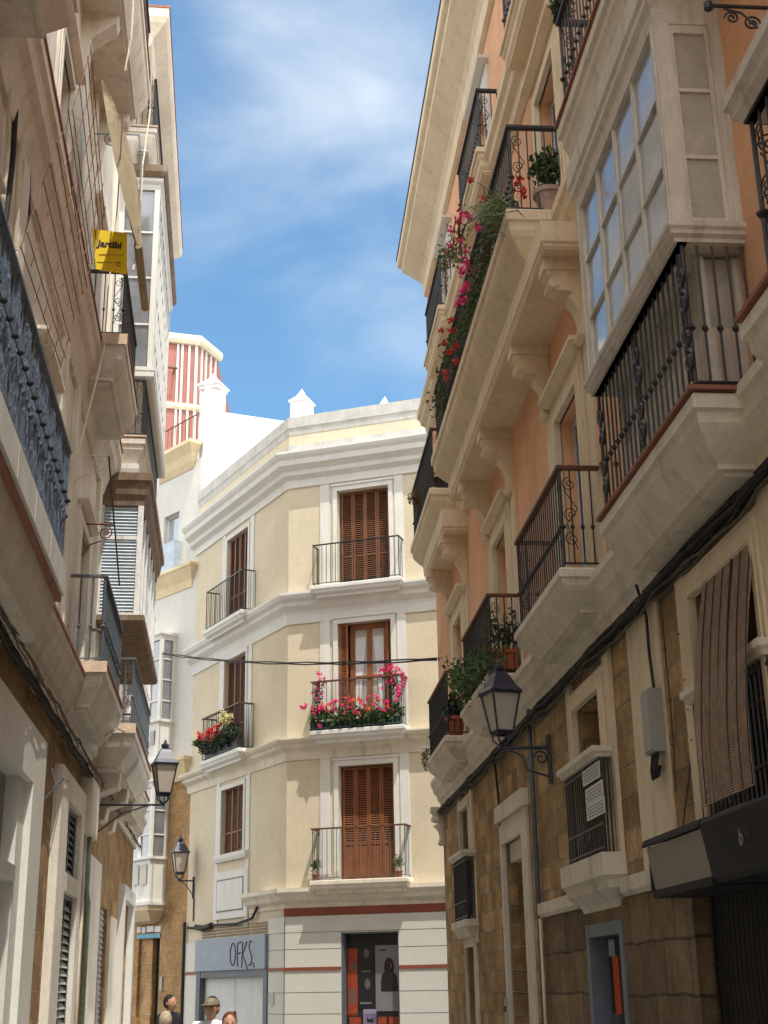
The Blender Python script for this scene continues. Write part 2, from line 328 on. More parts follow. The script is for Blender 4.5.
def architrave(F,a,b_,h0,h1,w,parent,m,crown=True,proud=.07,sill=None):
    b=MB()
    for i,(e,pr) in enumerate(((w,proud*.6),(w*.62,proud*.85),(w*.3,proud))):
        # nested U shaped frames, inner ones prouder
        b.box(F,a-e,a-(w*.62,w*.3,0)[i]+0,h0,h1+e,-.02,pr); b.box(F,b_+(w*.62,w*.3,0)[i],b_+e,h0,h1+e,-.02,pr)
        b.box(F,a-(w*.62,w*.3,0)[i],b_+(w*.62,w*.3,0)[i],h1+(w*.62,w*.3,0)[i],h1+e,-.02,pr)
    if crown: b.slab(F,a-w-.06,b_+w+.06,proud+.1,[(0,h1+w+.12),(0,h1+w+.07),(.05,h1+w+.03),(.09,h1+w+.002)])
    return b.build('architrave',m,parent)
def leafpanel(b,F,a,c,h0,h1,o,mode='louvre',st=.05,th=.035):
    b.box(F,a,a+st,h0,h1,o-th,o); b.box(F,c-st,c,h0,h1,o-th,o)
    hs=[h0,h0+(h1-h0)*.33,h1] if mode!='full' else [h0,h1]
    hs=[h0,h0+.32*(h1-h0),h1]
    for i,h in enumerate(hs): 
        y0=h if i==0 else (h-st/2 if i==1 else h-st); b.box(F,a+st,c-st,y0,y0+st,o-th+.001,o-.001)
    if mode=='panel':
        b.box(F,a+st,c-st,h0+st,hs[1]-st/2,o-th,o-.018); b.box(F,a+st+.03,c-st-.03,h0+st+.06,hs[1]-.08,o-.018,o-.006); lo=hs[1]+st/2
    else: lo=h0+st
    h=lo+.015
    while h<h1-st-.01:
        b.fq(F,((a+st,h,o-.003),(c-st,h,o-.003),(c-st,h+.036,o-th+.004),(a+st,h+.036,o-th+.004))); h+=.058
def shutters(F,a,b_,h0,h1,o,n,parent,m,mode='louvre',name='shutter'):
    w=(b_-a)/n
    for i in range(n):
        b=MB(); leafpanel(b,F,a+i*w+.004,a+(i+1)*w-.004,h0+.01,h1-.01,o-(.012 if i%2 else 0),mode); b.build(name,m,parent)
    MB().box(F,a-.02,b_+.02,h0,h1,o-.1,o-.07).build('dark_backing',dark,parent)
def glazed(F,a,b_,h0,h1,o,cols,rows,parent,fm,gm,st=.055,solid=0.,name='window'):
    f=MB(); w=(b_-a)
    f.box(F,a,a+st,h0,h1,o-.06,o); f.box(F,b_-st,b_,h0,h1,o-.06,o); f.box(F,a+st,b_-st,h1-st,h1,o-.059,o-.001); f.box(F,a+st,b_-st,h0,h0+st,o-.059,o-.001)
    for i in range(1,cols): f.box(F,a+w*i/cols-st*.5,a+w*i/cols+st*.5,h0+st,h1-st,o-.055,o-.004)
    g0=h0+solid*(h1-h0)
    if solid: f.box(F,a+st,b_-st,h0+st,g0,o-.05,o-.03)
    for j in range(0 if solid else 1,rows):
        y=g0+(h1-g0)*j/rows; f.box(F,a+st,b_-st,y-.018,y+.018,o-.05,o-.008)
    W=f.build(name,fm,parent)
    g=MB(); 
    for i in range(cols):
        for j in range(rows):
            t=random.uniform(-.012,.012); u=random.uniform(-.012,.012)
            A,B=a+w*i/cols,a+w*(i+1)/cols; y0,y1=g0+(h1-g0)*j/rows,g0+(h1-g0)*(j+1)/rows
            g.fq(F,((A,y0,o-.04+t),(B,y0,o-.04-t),(B,y1,o-.04-t+u),(A,y1,o-.04+t+u)))
    g.build('pane',gm,W); return W
def sunk_wall_fill(F,a,b_,h0,h1,o,parent):   # dark room behind an open leaf
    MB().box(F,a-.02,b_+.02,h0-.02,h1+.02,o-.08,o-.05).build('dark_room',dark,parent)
def console(F,s,htop,hbot,O,w,parent,m):
    H=htop-hbot; pts=[(0,hbot),(.06,hbot),(.10,hbot+.03*H)]
    prof=[(.12,.10),(.09,.18),(.10,.30),(.14,.42),(.22,.52),(.36,.58),(.52,.60),(.72,.60),(.84,.63),(.90,.70),(.88,.78),(.97,.80),(1.0,.86),(1.0,1.0)]
    pts+=[(O*a if a>.25 else a*.9,hbot+H*b) for a,b in prof]+[(0,htop)]
    b=MB(); b.prism(F,pts,s-w/2,s+w/2,'oh')
    b.box(F,s-w/2-.025,s+w/2+.025,htop-.14*H,htop-.001,-.01,O+.03)
    b.tube([F.P(s-w/2-.02,hbot+.69*H,O*.83),F.P(s+w/2+.02,hbot+.69*H,O*.83)],.055,10)
    b.tube([F.P(s-w/2-.015,hbot+.07*H,.07),F.P(s+w/2+.015,hbot+.07*H,.07)],.045,10)
    return b.build('console_bracket',m,parent)
# ================================================================== SETTING
g=MB(); g.q([(-900,-900,-.004),(900,-900,-.004),(900,900,-.004),(-900,900,-.004)]); o=g.build('ground',asph,base=(0,0,0),kind='structure')
g=MB(); g.q([FL.P(-30,.004,1.1),FR.P(-30,.004,1.1),FR.P(27,.004,1.1),FL.P(37,.004,1.1)]); g.build('street',mat('street_paving',(.30,.285,.26),.75,var=.2,scale=3,bump=.4),base=(0,0,0),kind='structure')
g=MB(); g.box(FR,-30,26.1,0,.12,.002,1.0); g.build('pavement',pav,base=(0,0,0),kind='structure')
g=MB(); g.box(FL,-30,36,0,.12,.002,1.0); g.build('pavement',pav,base=(0,0,0),kind='structure')
# ================================================================== RIGHT TOWNHOUSE
F=FR; SE=26.1; CT=[9.3,13.6,18.2,22.8]
RB=empty('townhouse',F.P(10,0,-4),'tall peach stucco townhouse with cream mouldings, iron balconies and ochre stone ground floor','building')
ops=[(17.6,19.1,-1,3.55),(13.0,14.2,2.85,4.45),(12.75,14.25,-1,2.28,.2),(22.3,23.4,2.72,4.5),(22.3,23.3,-1,2.3),(8.55,9.95,2.75,4.5),(5.0,10.62,-1,2.35,.12),(3.5,5,2.75,4.5)]
b=MB(); b.facade(F,-8,SE,0,5.0,ops,.35); b.body(F,-8,SE,0,5.0,7); b.build('lower_wall',och,RB)
b=MB(); b.facade(F,10.55,16.55,0,2.45,[p for p in ops],.1,o=.035); b.box(F,16.55,16.56,0,2.45,0,.035);b.build('base_wall',ochd,RB)
b=MB(); b.slab(F,14.45,16.55,.09,[(0,2.62),(0,2.5),(.03,2.46)]); b.slab(F,10.6,12.55,.09,[(0,2.62),(0,2.5),(.03,2.46)]); split_build(b,'base_ledge',creamw,RB)
up=[]
for c in CT: up.append((c-.55,c+.55,5.5,7.75)); up.append((c-.55,c+.55,9.8,12.05)); up.append((c-.5,c+.5,13.2,15.0))
for c in (4.6,): up+= [(c-.55,c+.55,5.5,7.75),(c-.55,c+.55,9.8,12.05)]
b=MB(); b.facade(F,-8,SE,5.0,16.4,up,.28); b.body(F,-8,SE,5.0,16.4,7); b.build('upper_wall',peach,RB)
# pale smooth pilaster strips on the ground floor round the windows
b=MB()
for a,c in ((12.62,12.86),(14.36,14.56),(22.0,22.25),(23.45,23.7),(8.0,8.4),(10.1,10.32)): b.box(F,a,c,2.63 if a<20 else 2.35,4.99,-.01,.04)
b.box(F,10.95,11.95,2.63,4.8,-.01,.02); split_build(b,'pilaster_strip',cream,RB)
# string course
b=MB(); b.slab(F,-8,SE+.18,.2,[(0,5.42),(0,5.34),(.03,5.3),(.05,5.2),(.1,5.14),(.12,5.04),(.16,5.0),(.165,4.88)],back=-.02); b.build('string_course',creamw,RB)
b=MB(); b.slab(F,-8,SE+.2,.22,[(0,9.78),(0,9.66),(.04,9.6),(.06,9.5),(.13,9.42),(.15,9.3),(.2,9.22)],back=-.02); b.build('string_course',cream,RB)
b=MB(); b.slab(F,-8,SE+.24,.26,[(0,13.18),(0,13.05),(.05,12.98),(.07,12.88),(.15,12.8),(.17,12.66),(.24,12.58)],back=-.02); b.build('string_course',cream,RB)
b=MB(); b.slab(F,-8,SE+.42,.6,[(0,16.95),(0,16.80),(.02,16.76),(.09,16.70),(.1,16.62),(.44,16.2),(.5,16.08),(.52,15.8),(.58,15.76)],back=-.02); b.build('roof_cornice',cream,RB)
b=MB(); b.slab(F,-8,SE+.43,.62,[(0,17.0),(0,16.955)],back=-.02); b.build('gutter',irong,RB)
# first floor french windows and balconies
for i,c in enumerate(CT+[4.6]):
    architrave(F,c-.55,c+.55,5.42,7.75,.27,RB,cream); 
    (glazed(F,c-.55,c+.55,5.5,7.75,-.2,2,3,RB,galw,glassd,solid=.28,name='french_window') if i==0 else shutters(F,c-.55,c+.55,5.5,7.75,-.14,2,RB,louv,'panel'))
    architrave(F,c-.55,c+.55,9.78,12.05,.27,RB,cream)
    shutters(F,c-.55,c+.55,9.8,12.05,-.14,2,RB,louv,'panel')
    if i<4:
        architrave(F,c-.5,c+.5,13.18,15.0,.24,RB,white,crown=True)
        glazed(F,c-.5,c+.5,13.2,15.0,-.2,2,3,RB,whitew,glassd,solid=.25,name='french_window')
balcony(F,12.4,14.95,.5,5.5,1.03,RB,creamw,th=.42,hm=rwood,panel=True)
balcony(F,17.0,19.6,.5,5.5,1.03,RB,creamw,th=.42,hm=rwood)
balcony(F,21.55,24.25,.5,5.5,1.03,RB,creamw,th=.42,hm=rwood)
BL=balcony(F,12.95,20.4,.72,9.8,1.1,RB,cream,th=.62,rinset=.1,undercut=.3)
balcony(F,21.75,25.1,.6,9.8,1.1,RB,cream,th=.55,undercut=.27)
balcony(F,16.7,19.0,.38,13.2,1.0,RB,cream,th=.4,undercut=.12)
balcony(F,21.5,23.9,.38,13.2,1.0,RB,cream,th=.4,undercut=.12)
balcony(F,12.4,14.6,.38,13.2,1.0,RB,cream,th=.4,undercut=.12)
BG2=balcony(F,6.6,10.85,.6,9.38,1.1,RB,creamw,th=.58,edge=terr,undercut=.16)
for c in CT[1:]:
    for d in (-1.0,1.0): console(F,c+d,8.9,8.0,.42,.22,RB,cream)
b=MB()
for c in CT[1:]:
    for d in (-1.0,1.0): b.box(F,c+d-.13,c+d+.13,5.42,8.1,-.01,.03)
split_build(b,'pilaster',cream,RB)
MB().slab(F,12.25,20.0,.5,[(0,9.215),(0,8.98),(.02,8.96),(.02,8.93),(.04,8.9)],back=-.02).build('soffit_beam',cream,RB); MB().slab(F,21.4,24.3,.44,[(0,9.28),(0,8.98),(.02,8.96),(.02,8.93),(.04,8.9)],back=-.02).build('soffit_beam',cream,RB)
# gallery (glazed wooden bay) over its own balcony
BG=balcony(F,8.1,10.75,.5,5.42,None,RB,creamw,th=.5,edge=terr,undercut=.24)
gr=railing(F,8.18,10.68,5.42,6.52,.44,BG,sp=.125,r=.0095,scroll=False)
lb=MB(); lb.box(F,8.3,10.55,5.44,5.95,.0,.3); lb.box(F,8.3,8.36,5.95,6.5,.25,.3); lb.box(F,8.3,8.36,5.95,6.5,0,.05); lb.box(F,10.49,10.55,5.95,6.5,.25,.3); lb.box(F,9.38,9.46,5.95,6.5,.25,.3); lb=lb.build('lower_panel',galw,BG); p=MB(); p.fq(F,((8.33,5.95,.05),(8.33,5.95,.25),(8.33,6.5,.25),(8.33,6.5,.05))); p.fq(F,((8.36,5.95,.27),(10.49,5.95,.27),(10.49,6.5,.27),(8.36,6.5,.27))); p.build('pane',glassg,lb)
b=MB()
for k,ss in enumerate((8.2,9.4,10.6)):
    b=MB()
    for (hh,dr) in ((.2,1),(.36,-1),(.6,1),(.78,-1)): b.tube(spiral(F,ss,5.42+hh*1.1,.46,.085,1.6,dr,math.pi/2),.014,6,False)
    b.tube([F.P(ss,5.5,.46),F.P(ss,6.45,.46)],.014,6); b.build('scroll_ornament',iron,gr)
G=MB(); g0,g1=8.14,10.72; O=.5; GB,GT=6.66,8.34
G.slab(F,g0-.05,g1+.05,O+.05,[(.0,GB),(0,6.62),(.02,6.6),(.02,6.57),(.05,6.55),(.05,6.52)])          # sill
G.slab(F,g0-.06,g1+.06,O+.06,[(0,8.81),(0,8.62),(.02,8.58),(.02,8.52),(.05,8.46),(.06,GT)])   # head
for s_ in (g0,g1): G.box(F,s_ if s_==g0 else s_-.1,s_+.1 if s_==g0 else s_,GB,GT,O-.12,O); G.box(F,s_+.02 if s_==g0 else s_-.05,s_+.05 if s_==g0 else s_-.02,GB,GT,O,O+.012)
G.box(F,g0,g0+.1,GB,GT,-.02,.09); G.box(F,g1-.1,g1,GB,GT,-.02,.09)
GA=G.build('gallery',galw,RB)
W=MB(); cols=4; GH=GT-GB
xs=[g0+.1+(g1-g0-.2)*i/cols for i in range(cols+1)]
for x in xs[1:-1]: W.box(F,x-.017,x+.017,GB,GT,O-.045,O-.008)
for x in (xs[0],xs[-1]-.025): W.box(F,x,x+.02,GB,GT,O-.045,O-.01)
for a,c in zip(xs,xs[1:]):
    for j in (1,2): y=GB+GH*j/3; W.box(F,a+.02,c-.02,y-.008,y+.008,O-.04,O-.015)
W.build('gallery_window_frame',galw,GA)
for i,(a,c) in enumerate(zip(xs,xs[1:])):
    p=MB()
    for j in range(3):
        t=random.uniform(-.012,.012); y0,y1=GB+GH*j/3,GB+GH*(j+1)/3; p.fq(F,((a,y0,O-.03+t*.4),(c,y0,O-.03-t*.4),(c,y1,O-.04-t*.4),(a,y1,O-.04+t*.4)))
    p.build('pane',glassb,GA)
for e,sg in ((g0,1),(g1,-1)):
    W=MB(); q0,q1=(.09,O-.12)
    def sb(o0,o1,y0,y1,a,b_): W.box(F,min(e+sg*a,e+sg*b_),max(e+sg*a,e+sg*b_),y0,y1,o0,o1)
    for j in (1,2): y=GB+GH*j/3; sb(q0,q1,y-.014,y+.014,.02,.05)
    sb(q0,q0+.03,GB,GT,.012,.05); sb(q1-.03,q1,GB,GT,.012,.05); sb(q0+.03,q1-.03,GB,GB+.06,.012,.05); sb(q0+.03,q1-.03,GT-.07,GT,.012,.05)
    W.build('side_window_frame',galw,GA)
    p=MB(); p.fq(F,((e+sg*.04,GB,q0),(e+sg*.04,GB,q1),(e+sg*.04,GT,q1),(e+sg*.04,GT,q0))); pn=p.build('side_pane',glassg,GA)
MB().box(F,g0+.05,g0+.06,GB+.08,GB+.5,.14,.3).build('cardboard_patch',tile,GA) if 0 else None
MB().box(F,g0+.15,g1-.15,6.7,8.3,.06,.1).build('curtain',curt,GA)
# next gallery's corner and balcony at the right edge of the picture
BN=balcony(F,4.2,7.15,.5,5.42,None,RB,creamw,th=.5,edge=terr,undercut=.24)
railing(F,4.3,6.75,5.42,6.5,.44,BN,sp=.125,r=.0095,scroll=True)
MB().slab(F,4.1,6.88,.56,[(0,6.72),(0,6.64),(.03,6.62),(.04,6.56),(.1,6.5)]).build('rail_hood',galw,BN)
# ground floor openings
architrave(F,17.6,19.1,0,3.55,.3,RB,creamw,crown=False,proud=.06)
b=MB(); b.box(F,17.25,19.45,3.86,4.08,-.01,.09); b.box(F,17.6,19.1,3.3,3.55,-.30,-.05); b.build('door_lintel',creamw,RB)
D=MB(); D.box(F,17.6,19.1,0,3.3,-.36,-.30)
for a in (17.68,18.4): 
    for (y0,y1) in ((.25,1.0),(1.1,2.1),(2.2,3.15)): D.box(F,a,a+.62,y0,y1,-.305,-.275)
D=D.build('door',wood2,RB); MB().lathe(F.P(18.3,1.15,-.25),[(.001,0),(.03,.01),(.03,.03),(.001,.04)],10).build('door_knob',tile,D)
architrave(F,13.0,14.2,2.63,4.45,.2,RB,cream,crown=False)
glazed(F,13.0,14.2,2.85,4.45,-.25,2,2,RB,wood,glassd)
b=MB(); b.slab(F,12.6,14.5,.22,[(0,2.86),(0,2.66),(.04,2.62),(.05,2.55),(.16,2.45),(.2,2.36)]); b.build('window_sill',creamw,RB)
def guard(F,s0,s1,h0,h1,O,parent,m,hood=True,sp=.09):
    b=MB(); n=round((s1-s0)/sp)
    for i in range(n+1): x=s0+(s1-s0)*i/n; b.tube([F.P(x,h0,O),F.P(x,h1,O)],.009,5,False)
    for e in (s0,s1):
        for k in range(1,4): b.tube([F.P(e,h0,O*k/4),F.P(e,h1,O*k/4)],.009,5,False)
    for h in (h0+.05,h0+.3*(h1-h0),h1-.05): b.box(F,s0-.01,s1+.01,h-.01,h+.01,O-.008,O+.008)
    for e in (s0,s1): b.tube(spiral(F,(s0+s1)/2+(e-(s0+s1)/2)*.2,h0+.18,O,.07,1.5),.008,5,False)
    R=b.build('window_guard',m,parent)
    if hood: MB().slab(F,s0-.07,s1+.07,O+.08,[(0,h1+.1),(0,h1+.05),(.03,h1+.03),(.04,h1)]).build('guard_hood',creamw,R)
    return R
GD=guard(F,12.75,14.3,2.87,3.74,.15,RB,iron)
architrave(F,22.3,23.4,2.35,4.5,.18,RB,creamw,crown=False)
glazed(F,22.3,23.4,2.72,4.5,-.25,2,2,RB,wood,glassd); GD2=guard(F,22.0,23.5,2.7,3.66,.16,RB,iron,sp=.06)
MB().slab(F,21.9,23.65,.22,[(0,2.7),(0,2.6),(.05,2.55),(.1,2.45)]).build('window_sill',creamw,RB)
MB().box(F,22.05,23.45,2.76,3.6,.09,.12).build('guard_screen',dark,GD2)
architrave(F,22.3,23.3,0,2.3,.16,RB,creamw,crown=False,proud=.05); glazed(F,22.3,23.3,.3,2.3,-.25,2,2,RB,white,glassd)
b=MB(); b.box(F,12.75,12.88,0,2.28,-.19,.05); b.box(F,14.12,14.25,0,2.28,-.19,.05); b.box(F,12.88,14.12,2.16,2.28,-.19,.045)
DB=b.build('blue_door_frame',bluef,RB); 
b=MB(); b.box(F,12.88,14.12,0,2.16,-.19,-.15); b.box(F,14.02,14.05,0,2.16,-.15,-.12); b.build('door',glassd,RB)
architrave(F,8.55,9.95,2.75,4.5,.2,RB,cream,crown=False)
glazed(F,8.55,9.95,2.75,4.5,-.25,2,2,RB,wood,glassd)
architrave(F,3.5,5,2.75,4.5,.2,RB,cream,crown=False); glazed(F,3.5,5,2.75,4.5,-.25,2,2,RB,wood,glassd)
GD3=guard(F,8.45,10.05,2.76,3.7,.06,RB,iron); MB().slab(F,8.35,10.15,.34,[(0,2.76),(0,2.72)]).build('window_sill',creamw,RB)
b=MB(); b.box(F,5.0,10.62,0,2.35,-.12,-.09); SG=b.build('shop_shutter',dark,RB)
b=MB(); 
for i in range(56): x=5.05+i*.098; b.tube([F.P(x,0.02,-.06),F.P(x+.03,.6,-.055),F.P(x,1.2,-.06),F.P(x+.03,1.8,-.055),F.P(x,2.34,-.06)],.006,4,False)
for i in range(58): b.box(F,5,10.62,.04*i+.02,.04*i+.024,-.062,-.058)
b.build('shutter_mesh',mat('dull_shutter_metal',(.03,.027,.024),.6,var=.4,scale=6,metal=.3),SG)
console(F,SE-.15,4.9,4.2,.22,.2,RB,creamw)
e=empty('scroll_bracket',F.P(7.25,7.75,0),'black iron scroll bracket projecting from the peach wall beside the wooden gallery','bracket')
b=MB(); b.tube([F.P(7.25,7.75,0),F.P(7.25,7.75,.42)],.014,6); b.lathe(F.P(7.25,7.72,.42),[(.005,-.02),(.03,0),(.03,.05),(.005,.07)],8); b.tube(spiral(F,7.25,7.66,.27,.05,1.6,1,0,'oh'),.008,6); b.tube(spiral(F,7.25,7.62,.14,.06,1.6,-1,math.pi,'oh'),.008,6); b.tube([F.P(7.25,7.5,0),F.P(7.25,7.58,.1),F.P(7.25,7.7,.2),F.P(7.25,7.73,.32)],.008,5); b.build('bracket_bar',iron,e)
# things on the right facade -------------------------------------------------
AW=empty('shop_awning',F.P(8.5,2.35,0),'black box shop awning with a pale end panel over the dark meshed shopfront','awning')
b=MB(); pr=[(.0,2.86),(.42,2.73),(.44,2.70),(.38,2.36),(.36,2.33),(.0,2.33)]; b.prism(F,pr,4.5,8.98,'oh'); b.build('awning_box',black,AW)
b=MB(); b.prism(F,[(.0,2.86),(.43,2.735),(.445,2.70),(.445,2.68),(.0,2.80)],8.985,10.4,'oh'); b.prism(F,[(0,2.37),(.39,2.37),(.385,2.32),(0,2.32)],8.985,10.4,'oh'); b.box(F,10.36,10.4,2.37,2.69,.0,.40); b.build('awning_frame',black,AW)
b=MB(); b.prism(F,[(.0,2.795),(.425,2.675),(.38,2.375),(.0,2.375)],9.0,10.35,'oh'); b.build('pale_panel',awnl,AW)
text('b',F.P(8.3,2.5,.42),-F.d,Vector((0,0,1)),.15,awnl,AW); text('H',F.P(8.18,2.52,.42),-F.d,Vector((0,0,1)),.10,mat('faded_letter',(.06,.055,.05),.7,bump=0),AW)
# cane blind, bowed outwards over the guard
BLN=empty('cane_blind',F.P(9.2,2.9,.1),'reddish cane roller blind bowed out over the barred window above the shop awning','blind')
def blo(t): return .04+.19*math.sin(min(1,t/.9)*math.pi/2)
b=MB(); n=92
for i in range(n):
    t=i/(n-1); h=4.5-1.62*t; o_=blo(t); w0=8.5-.04*t; w1=9.62-.05*t+.03*math.sin(t*5)
    b.tube([F.P(w0,h+.006,o_),F.P((w0+w1)/2,h-.004,o_+.02*t),F.P(w1,h,o_)],.0068,4)
b.build('cane_slats',bamboo,BLN)
b=MB()
for k in range(6):
    x=8.55+k*.19; b.tube([F.P(x-.1*min(1,t/11),4.5-1.62*t/20,blo(t/20)+.012) for t in range(21)],.004 if k!=2 else .008,4)
b.tube([F.P(8.98,2.9,blo(1)+.01),F.P(9.05,2.72,.3),F.P(9.2,2.62,.3)],.006,4); b.build('blind_cord',cablem,BLN)
MB().box(F,8.5,9.7,4.49,4.56,-.05,.06).build('head_rail',creamw,BLN)
# meter box with cables
MT=empty('meter_box',F.P(12.2,3.8,0),'pale grey cable box on the ochre stone wall between the windows','junction box')
s,h=F.at(648,722,.12)
MB().box(F,s-.13,s+.13,h-.26,h+.26,.005,.13).build('box_body',boxm,MT); MB().box(F,s-.11,s+.11,h-.24,h+.24,.13,.14).build('box_door',boxm,MT)
b=MB()
for k in range(5): x=s-.1+k*.045; b.tube([F.P(x,h-.24,.08),F.P(x+.01,h-.36-.03*(k%3),.1),F.P(x+.06,h-.45,.08),F.P(x+.09,h-.36,.05)],.012,5)
b.tube([F.P(s-.05,h+.24,.06),F.P(s+.04,h+.6,.05),F.P(s,h+.9,.06),F.P(s+.02,4.95,.12)],.014,5); b.build('box_cable',cablem,MT)
PW=empty('paper_notices',F.P(13.4,2.9,.24),'white printed notices tied to the barred window over the blue door','notice')
for (x0,y0,x1,y1) in ((582,772,601,790),(585,790,604,808),(586,806,606,824)):
    (a,c),(d,e)=F.at(x0,y0,.17),F.at(x1,y1,.17); a,d=max(a,d),min(a,d)
    sh=MB(); sh.box(F,d,a,c-.15,c,.165,.17); pp=sh.build('paper_sheet',signw,PW)
    t=MB()
    for k in range(4): t.box(F,d+.04,a-.04-.05*(k%2),c-.04-k*.03,c-.028-k*.03,.1705,.172)
    t.build('printed_lines',mat('grey_print',(.25,.25,.27),.6,bump=0),pp)
b=MB(); b.box(F,13.76,13.99,1.45,1.98,-.148,-.14); tag(b.build('orange_poster',orange,base=F.P(13.87,1.45,-.14)),'orange poster on the glass of the blue framed door','poster')
b=MB(); b.box(F,19.16,19.34,1.05,1.55,.062,.08); IP=empty('intercom',F.P(19.2,1.1,.06),'grey intercom panel on the pale frame of the tall wooden door','intercom'); b.build('panel',boxm,IP); MB().box(F,19.2,19.3,1.38,1.46,.08,.09).build('speaker',dark,IP)
# downpipe
DP=MB(); DP.tube([F.P(16.62,4.95,.06),F.P(16.62,2.7,.06),F.P(16.64,0.1,.06)],.03,8); tag(DP.build('downpipe',irong,smooth=True),'thin dark downpipe beside the tall wooden door','pipe')
DP=MB(); DP.tube([F.P(16.42,2.45,.09),F.P(16.42,1.2,.09),F.P(16.44,0.1,.09)],.018,8); tag(DP.build('conduit',creamw,smooth=True),'pale thin conduit on the dark base stone next to the downpipe','pipe')
# cable bundle under the string course
def bundle(F,s0,s1,h,o,n,r,sag,name,lab,m,spread=.06,cat='cables'):
    b=MB()
    for k in range(n):
        path=[];s=s0;ph=random.uniform(0,6);a=random.uniform(-1,1)*spread; c=random.uniform(0,1)*spread
        while s<s1:
            path.append(F.P(s,h+a+sag*math.sin(s*2.1+ph)+.4*sag*math.sin(s*7.3+ph),o+c+.3*sag*math.sin(s*5+ph))); s+=.22
        b.tube(path,r*random.uniform(.6,1.4),5)
    s=s0
    while s<s1: b.tube([F.P(s,h-spread,o),F.P(s+.01,h-spread*.5,o+spread*1.5),F.P(s,h+spread,o)],r*.5,4); s+=.55
    return tag(b.build(name,m),lab,cat)
bundle(F,2,25.9,4.83,.05,8,.015,.018,'cable_bundle','thick bundle of black cables clipped under the string course of the peach house',cablem,spread=.075)
bundle(F,2,26.1,4.76,.05,3,.011,.035,'cable','dusty grey loose cables sagging just under the black cable bundle',cableg,spread=.04)
WV=empty('wall_cables',F.P(11.8,2.9,0),'pair of clipped cables running down the ochre wall beside the cane blind','cables')
for (pts) in (((660,600),(670,700),(676,790)),((675,590),(686,680),(693,740),(682,835))):
    b=MB(); P=[F.at(x,y,.03) for x,y in pts]; P=[F.P(a,c,.03) for a,c in P]
    full=[]
    for a,c in zip(P,P[1:]):
        for t in range(6): full.append(a.lerp(c,t/6)+F.d*random.uniform(-.008,.008))
    full.append(P[-1]); b.tube(full,.008,5)
    for q in full[::3]: b.tube([q-F.d*.03,q+F.n*.012,q+F.d*.03],.008,4)
    b.build('cable',cableg,WV)
b=MB(); q=[F.at(x,y,.04) for x,y in ((494,755),(496,775),(499,805),(500,826))]; b.tube([F.P(a,c,.04) for a,c in q],.018,5); tag(b.build('hanging_cable',cablem),'short black cable hanging beside the lintel of the tall wooden door','cables')
# ---------------------------------------------------------------- street lamps
def lamp(root,c,sz,bracket_pts):
    w=sz
    cage=MB(); n=4; ph=math.pi/4+.35
    def ring(r,h): return [Vector((c.x+math.cos(ph+math.pi/2*k)*r,c.y+math.sin(ph+math.pi/2*k)*r,c.z+h)) for k in range(4)]
    T=ring(w*.62,0); B=ring(w*.36,-w*1.15)
    for k in range(4):
        cage.tube([T[k],B[k]],w*.035,5); cage.tube([T[k],T[(k+1)%4]],w*.045,5); cage.tube([B[k],B[(k+1)%4]],w*.035,5)
    B2=ring(w*.30,-w*1.22)
    for k in range(4): cage.tube([B[k],B2[k]],w*.035,5); cage.tube([B2[k],B2[(k+1)%4]],w*.04,5); M=(B2[k]+B2[(k+1)%4])/2; cage.tube([B2[k],B2[k]+Vector((0,0,-w*.16)),Vector((c.x,c.y,c.z-w*1.5)).lerp(B2[k]+Vector((0,0,-w*.3)),.5),Vector((c.x,c.y,c.z-w*1.58))],w*.03,5)
    cage.lathe((c.x,c.y,c.z-w*1.64),[(w*.05,0),(w*.09,w*.03),(w*.09,w*.09),(w*.04,w*.13)],8)
    L=cage.build('lantern_frame',lamp_m,root)
    gl=MB()
    T2=ring(w*.58,-.005); B2=ring(w*.34,-w*1.13)
    for k in range(4): gl.q([T2[k],T2[(k+1)%4],B2[(k+1)%4],B2[k]])
    gl.build('lantern_glass',lglass,root)
    rf=MB(); rf.lathe(c,[(w*.7,-.01),(w*.72,.02),(w*.55,w*.2),(w*.36,w*.5),(w*.26,w*.62),(w*.26,w*.66),(w*.12,w*.72)],4,phase=ph); rf.lathe(c+Vector((0,0,w*.7)),[(w*.12,0),(w*.17,w*.05),(w*.17,w*.14),(w*.07,w*.2),(w*.05,w*.3),(w*.005,w*.36)],8)
    for k in range(4): rf.lathe(T[k]+Vector((0,0,.01)),[(w*.05,0),(w*.06,w*.05),(w*.005,w*.12)],6)
    rf.build('lantern_roof',lamp_m,root)
    br=MB(); 
    for p,r in bracket_pts: br.tube(p,r,6)
    br.build('bracket',lamp_m,root)
# right lamp: bracket on wall at (553,737..790)
sw,_=F.at(553,760,0); hb=F.at(553,741,0)[1]
c=None
# lantern centre: choose outward distance so that it projects at x=500
best=None
for k in range(200):
    o_=.3+k*.008; sN=sw; w=F.P(sN,hb+.5,o_); d=w-EYE; X=384+FOC*d.dot(RT)/d.dot(fw)
    if best is None or abs(X-500)<best[0]: best=(abs(X-500),o_)
oL=best[1]
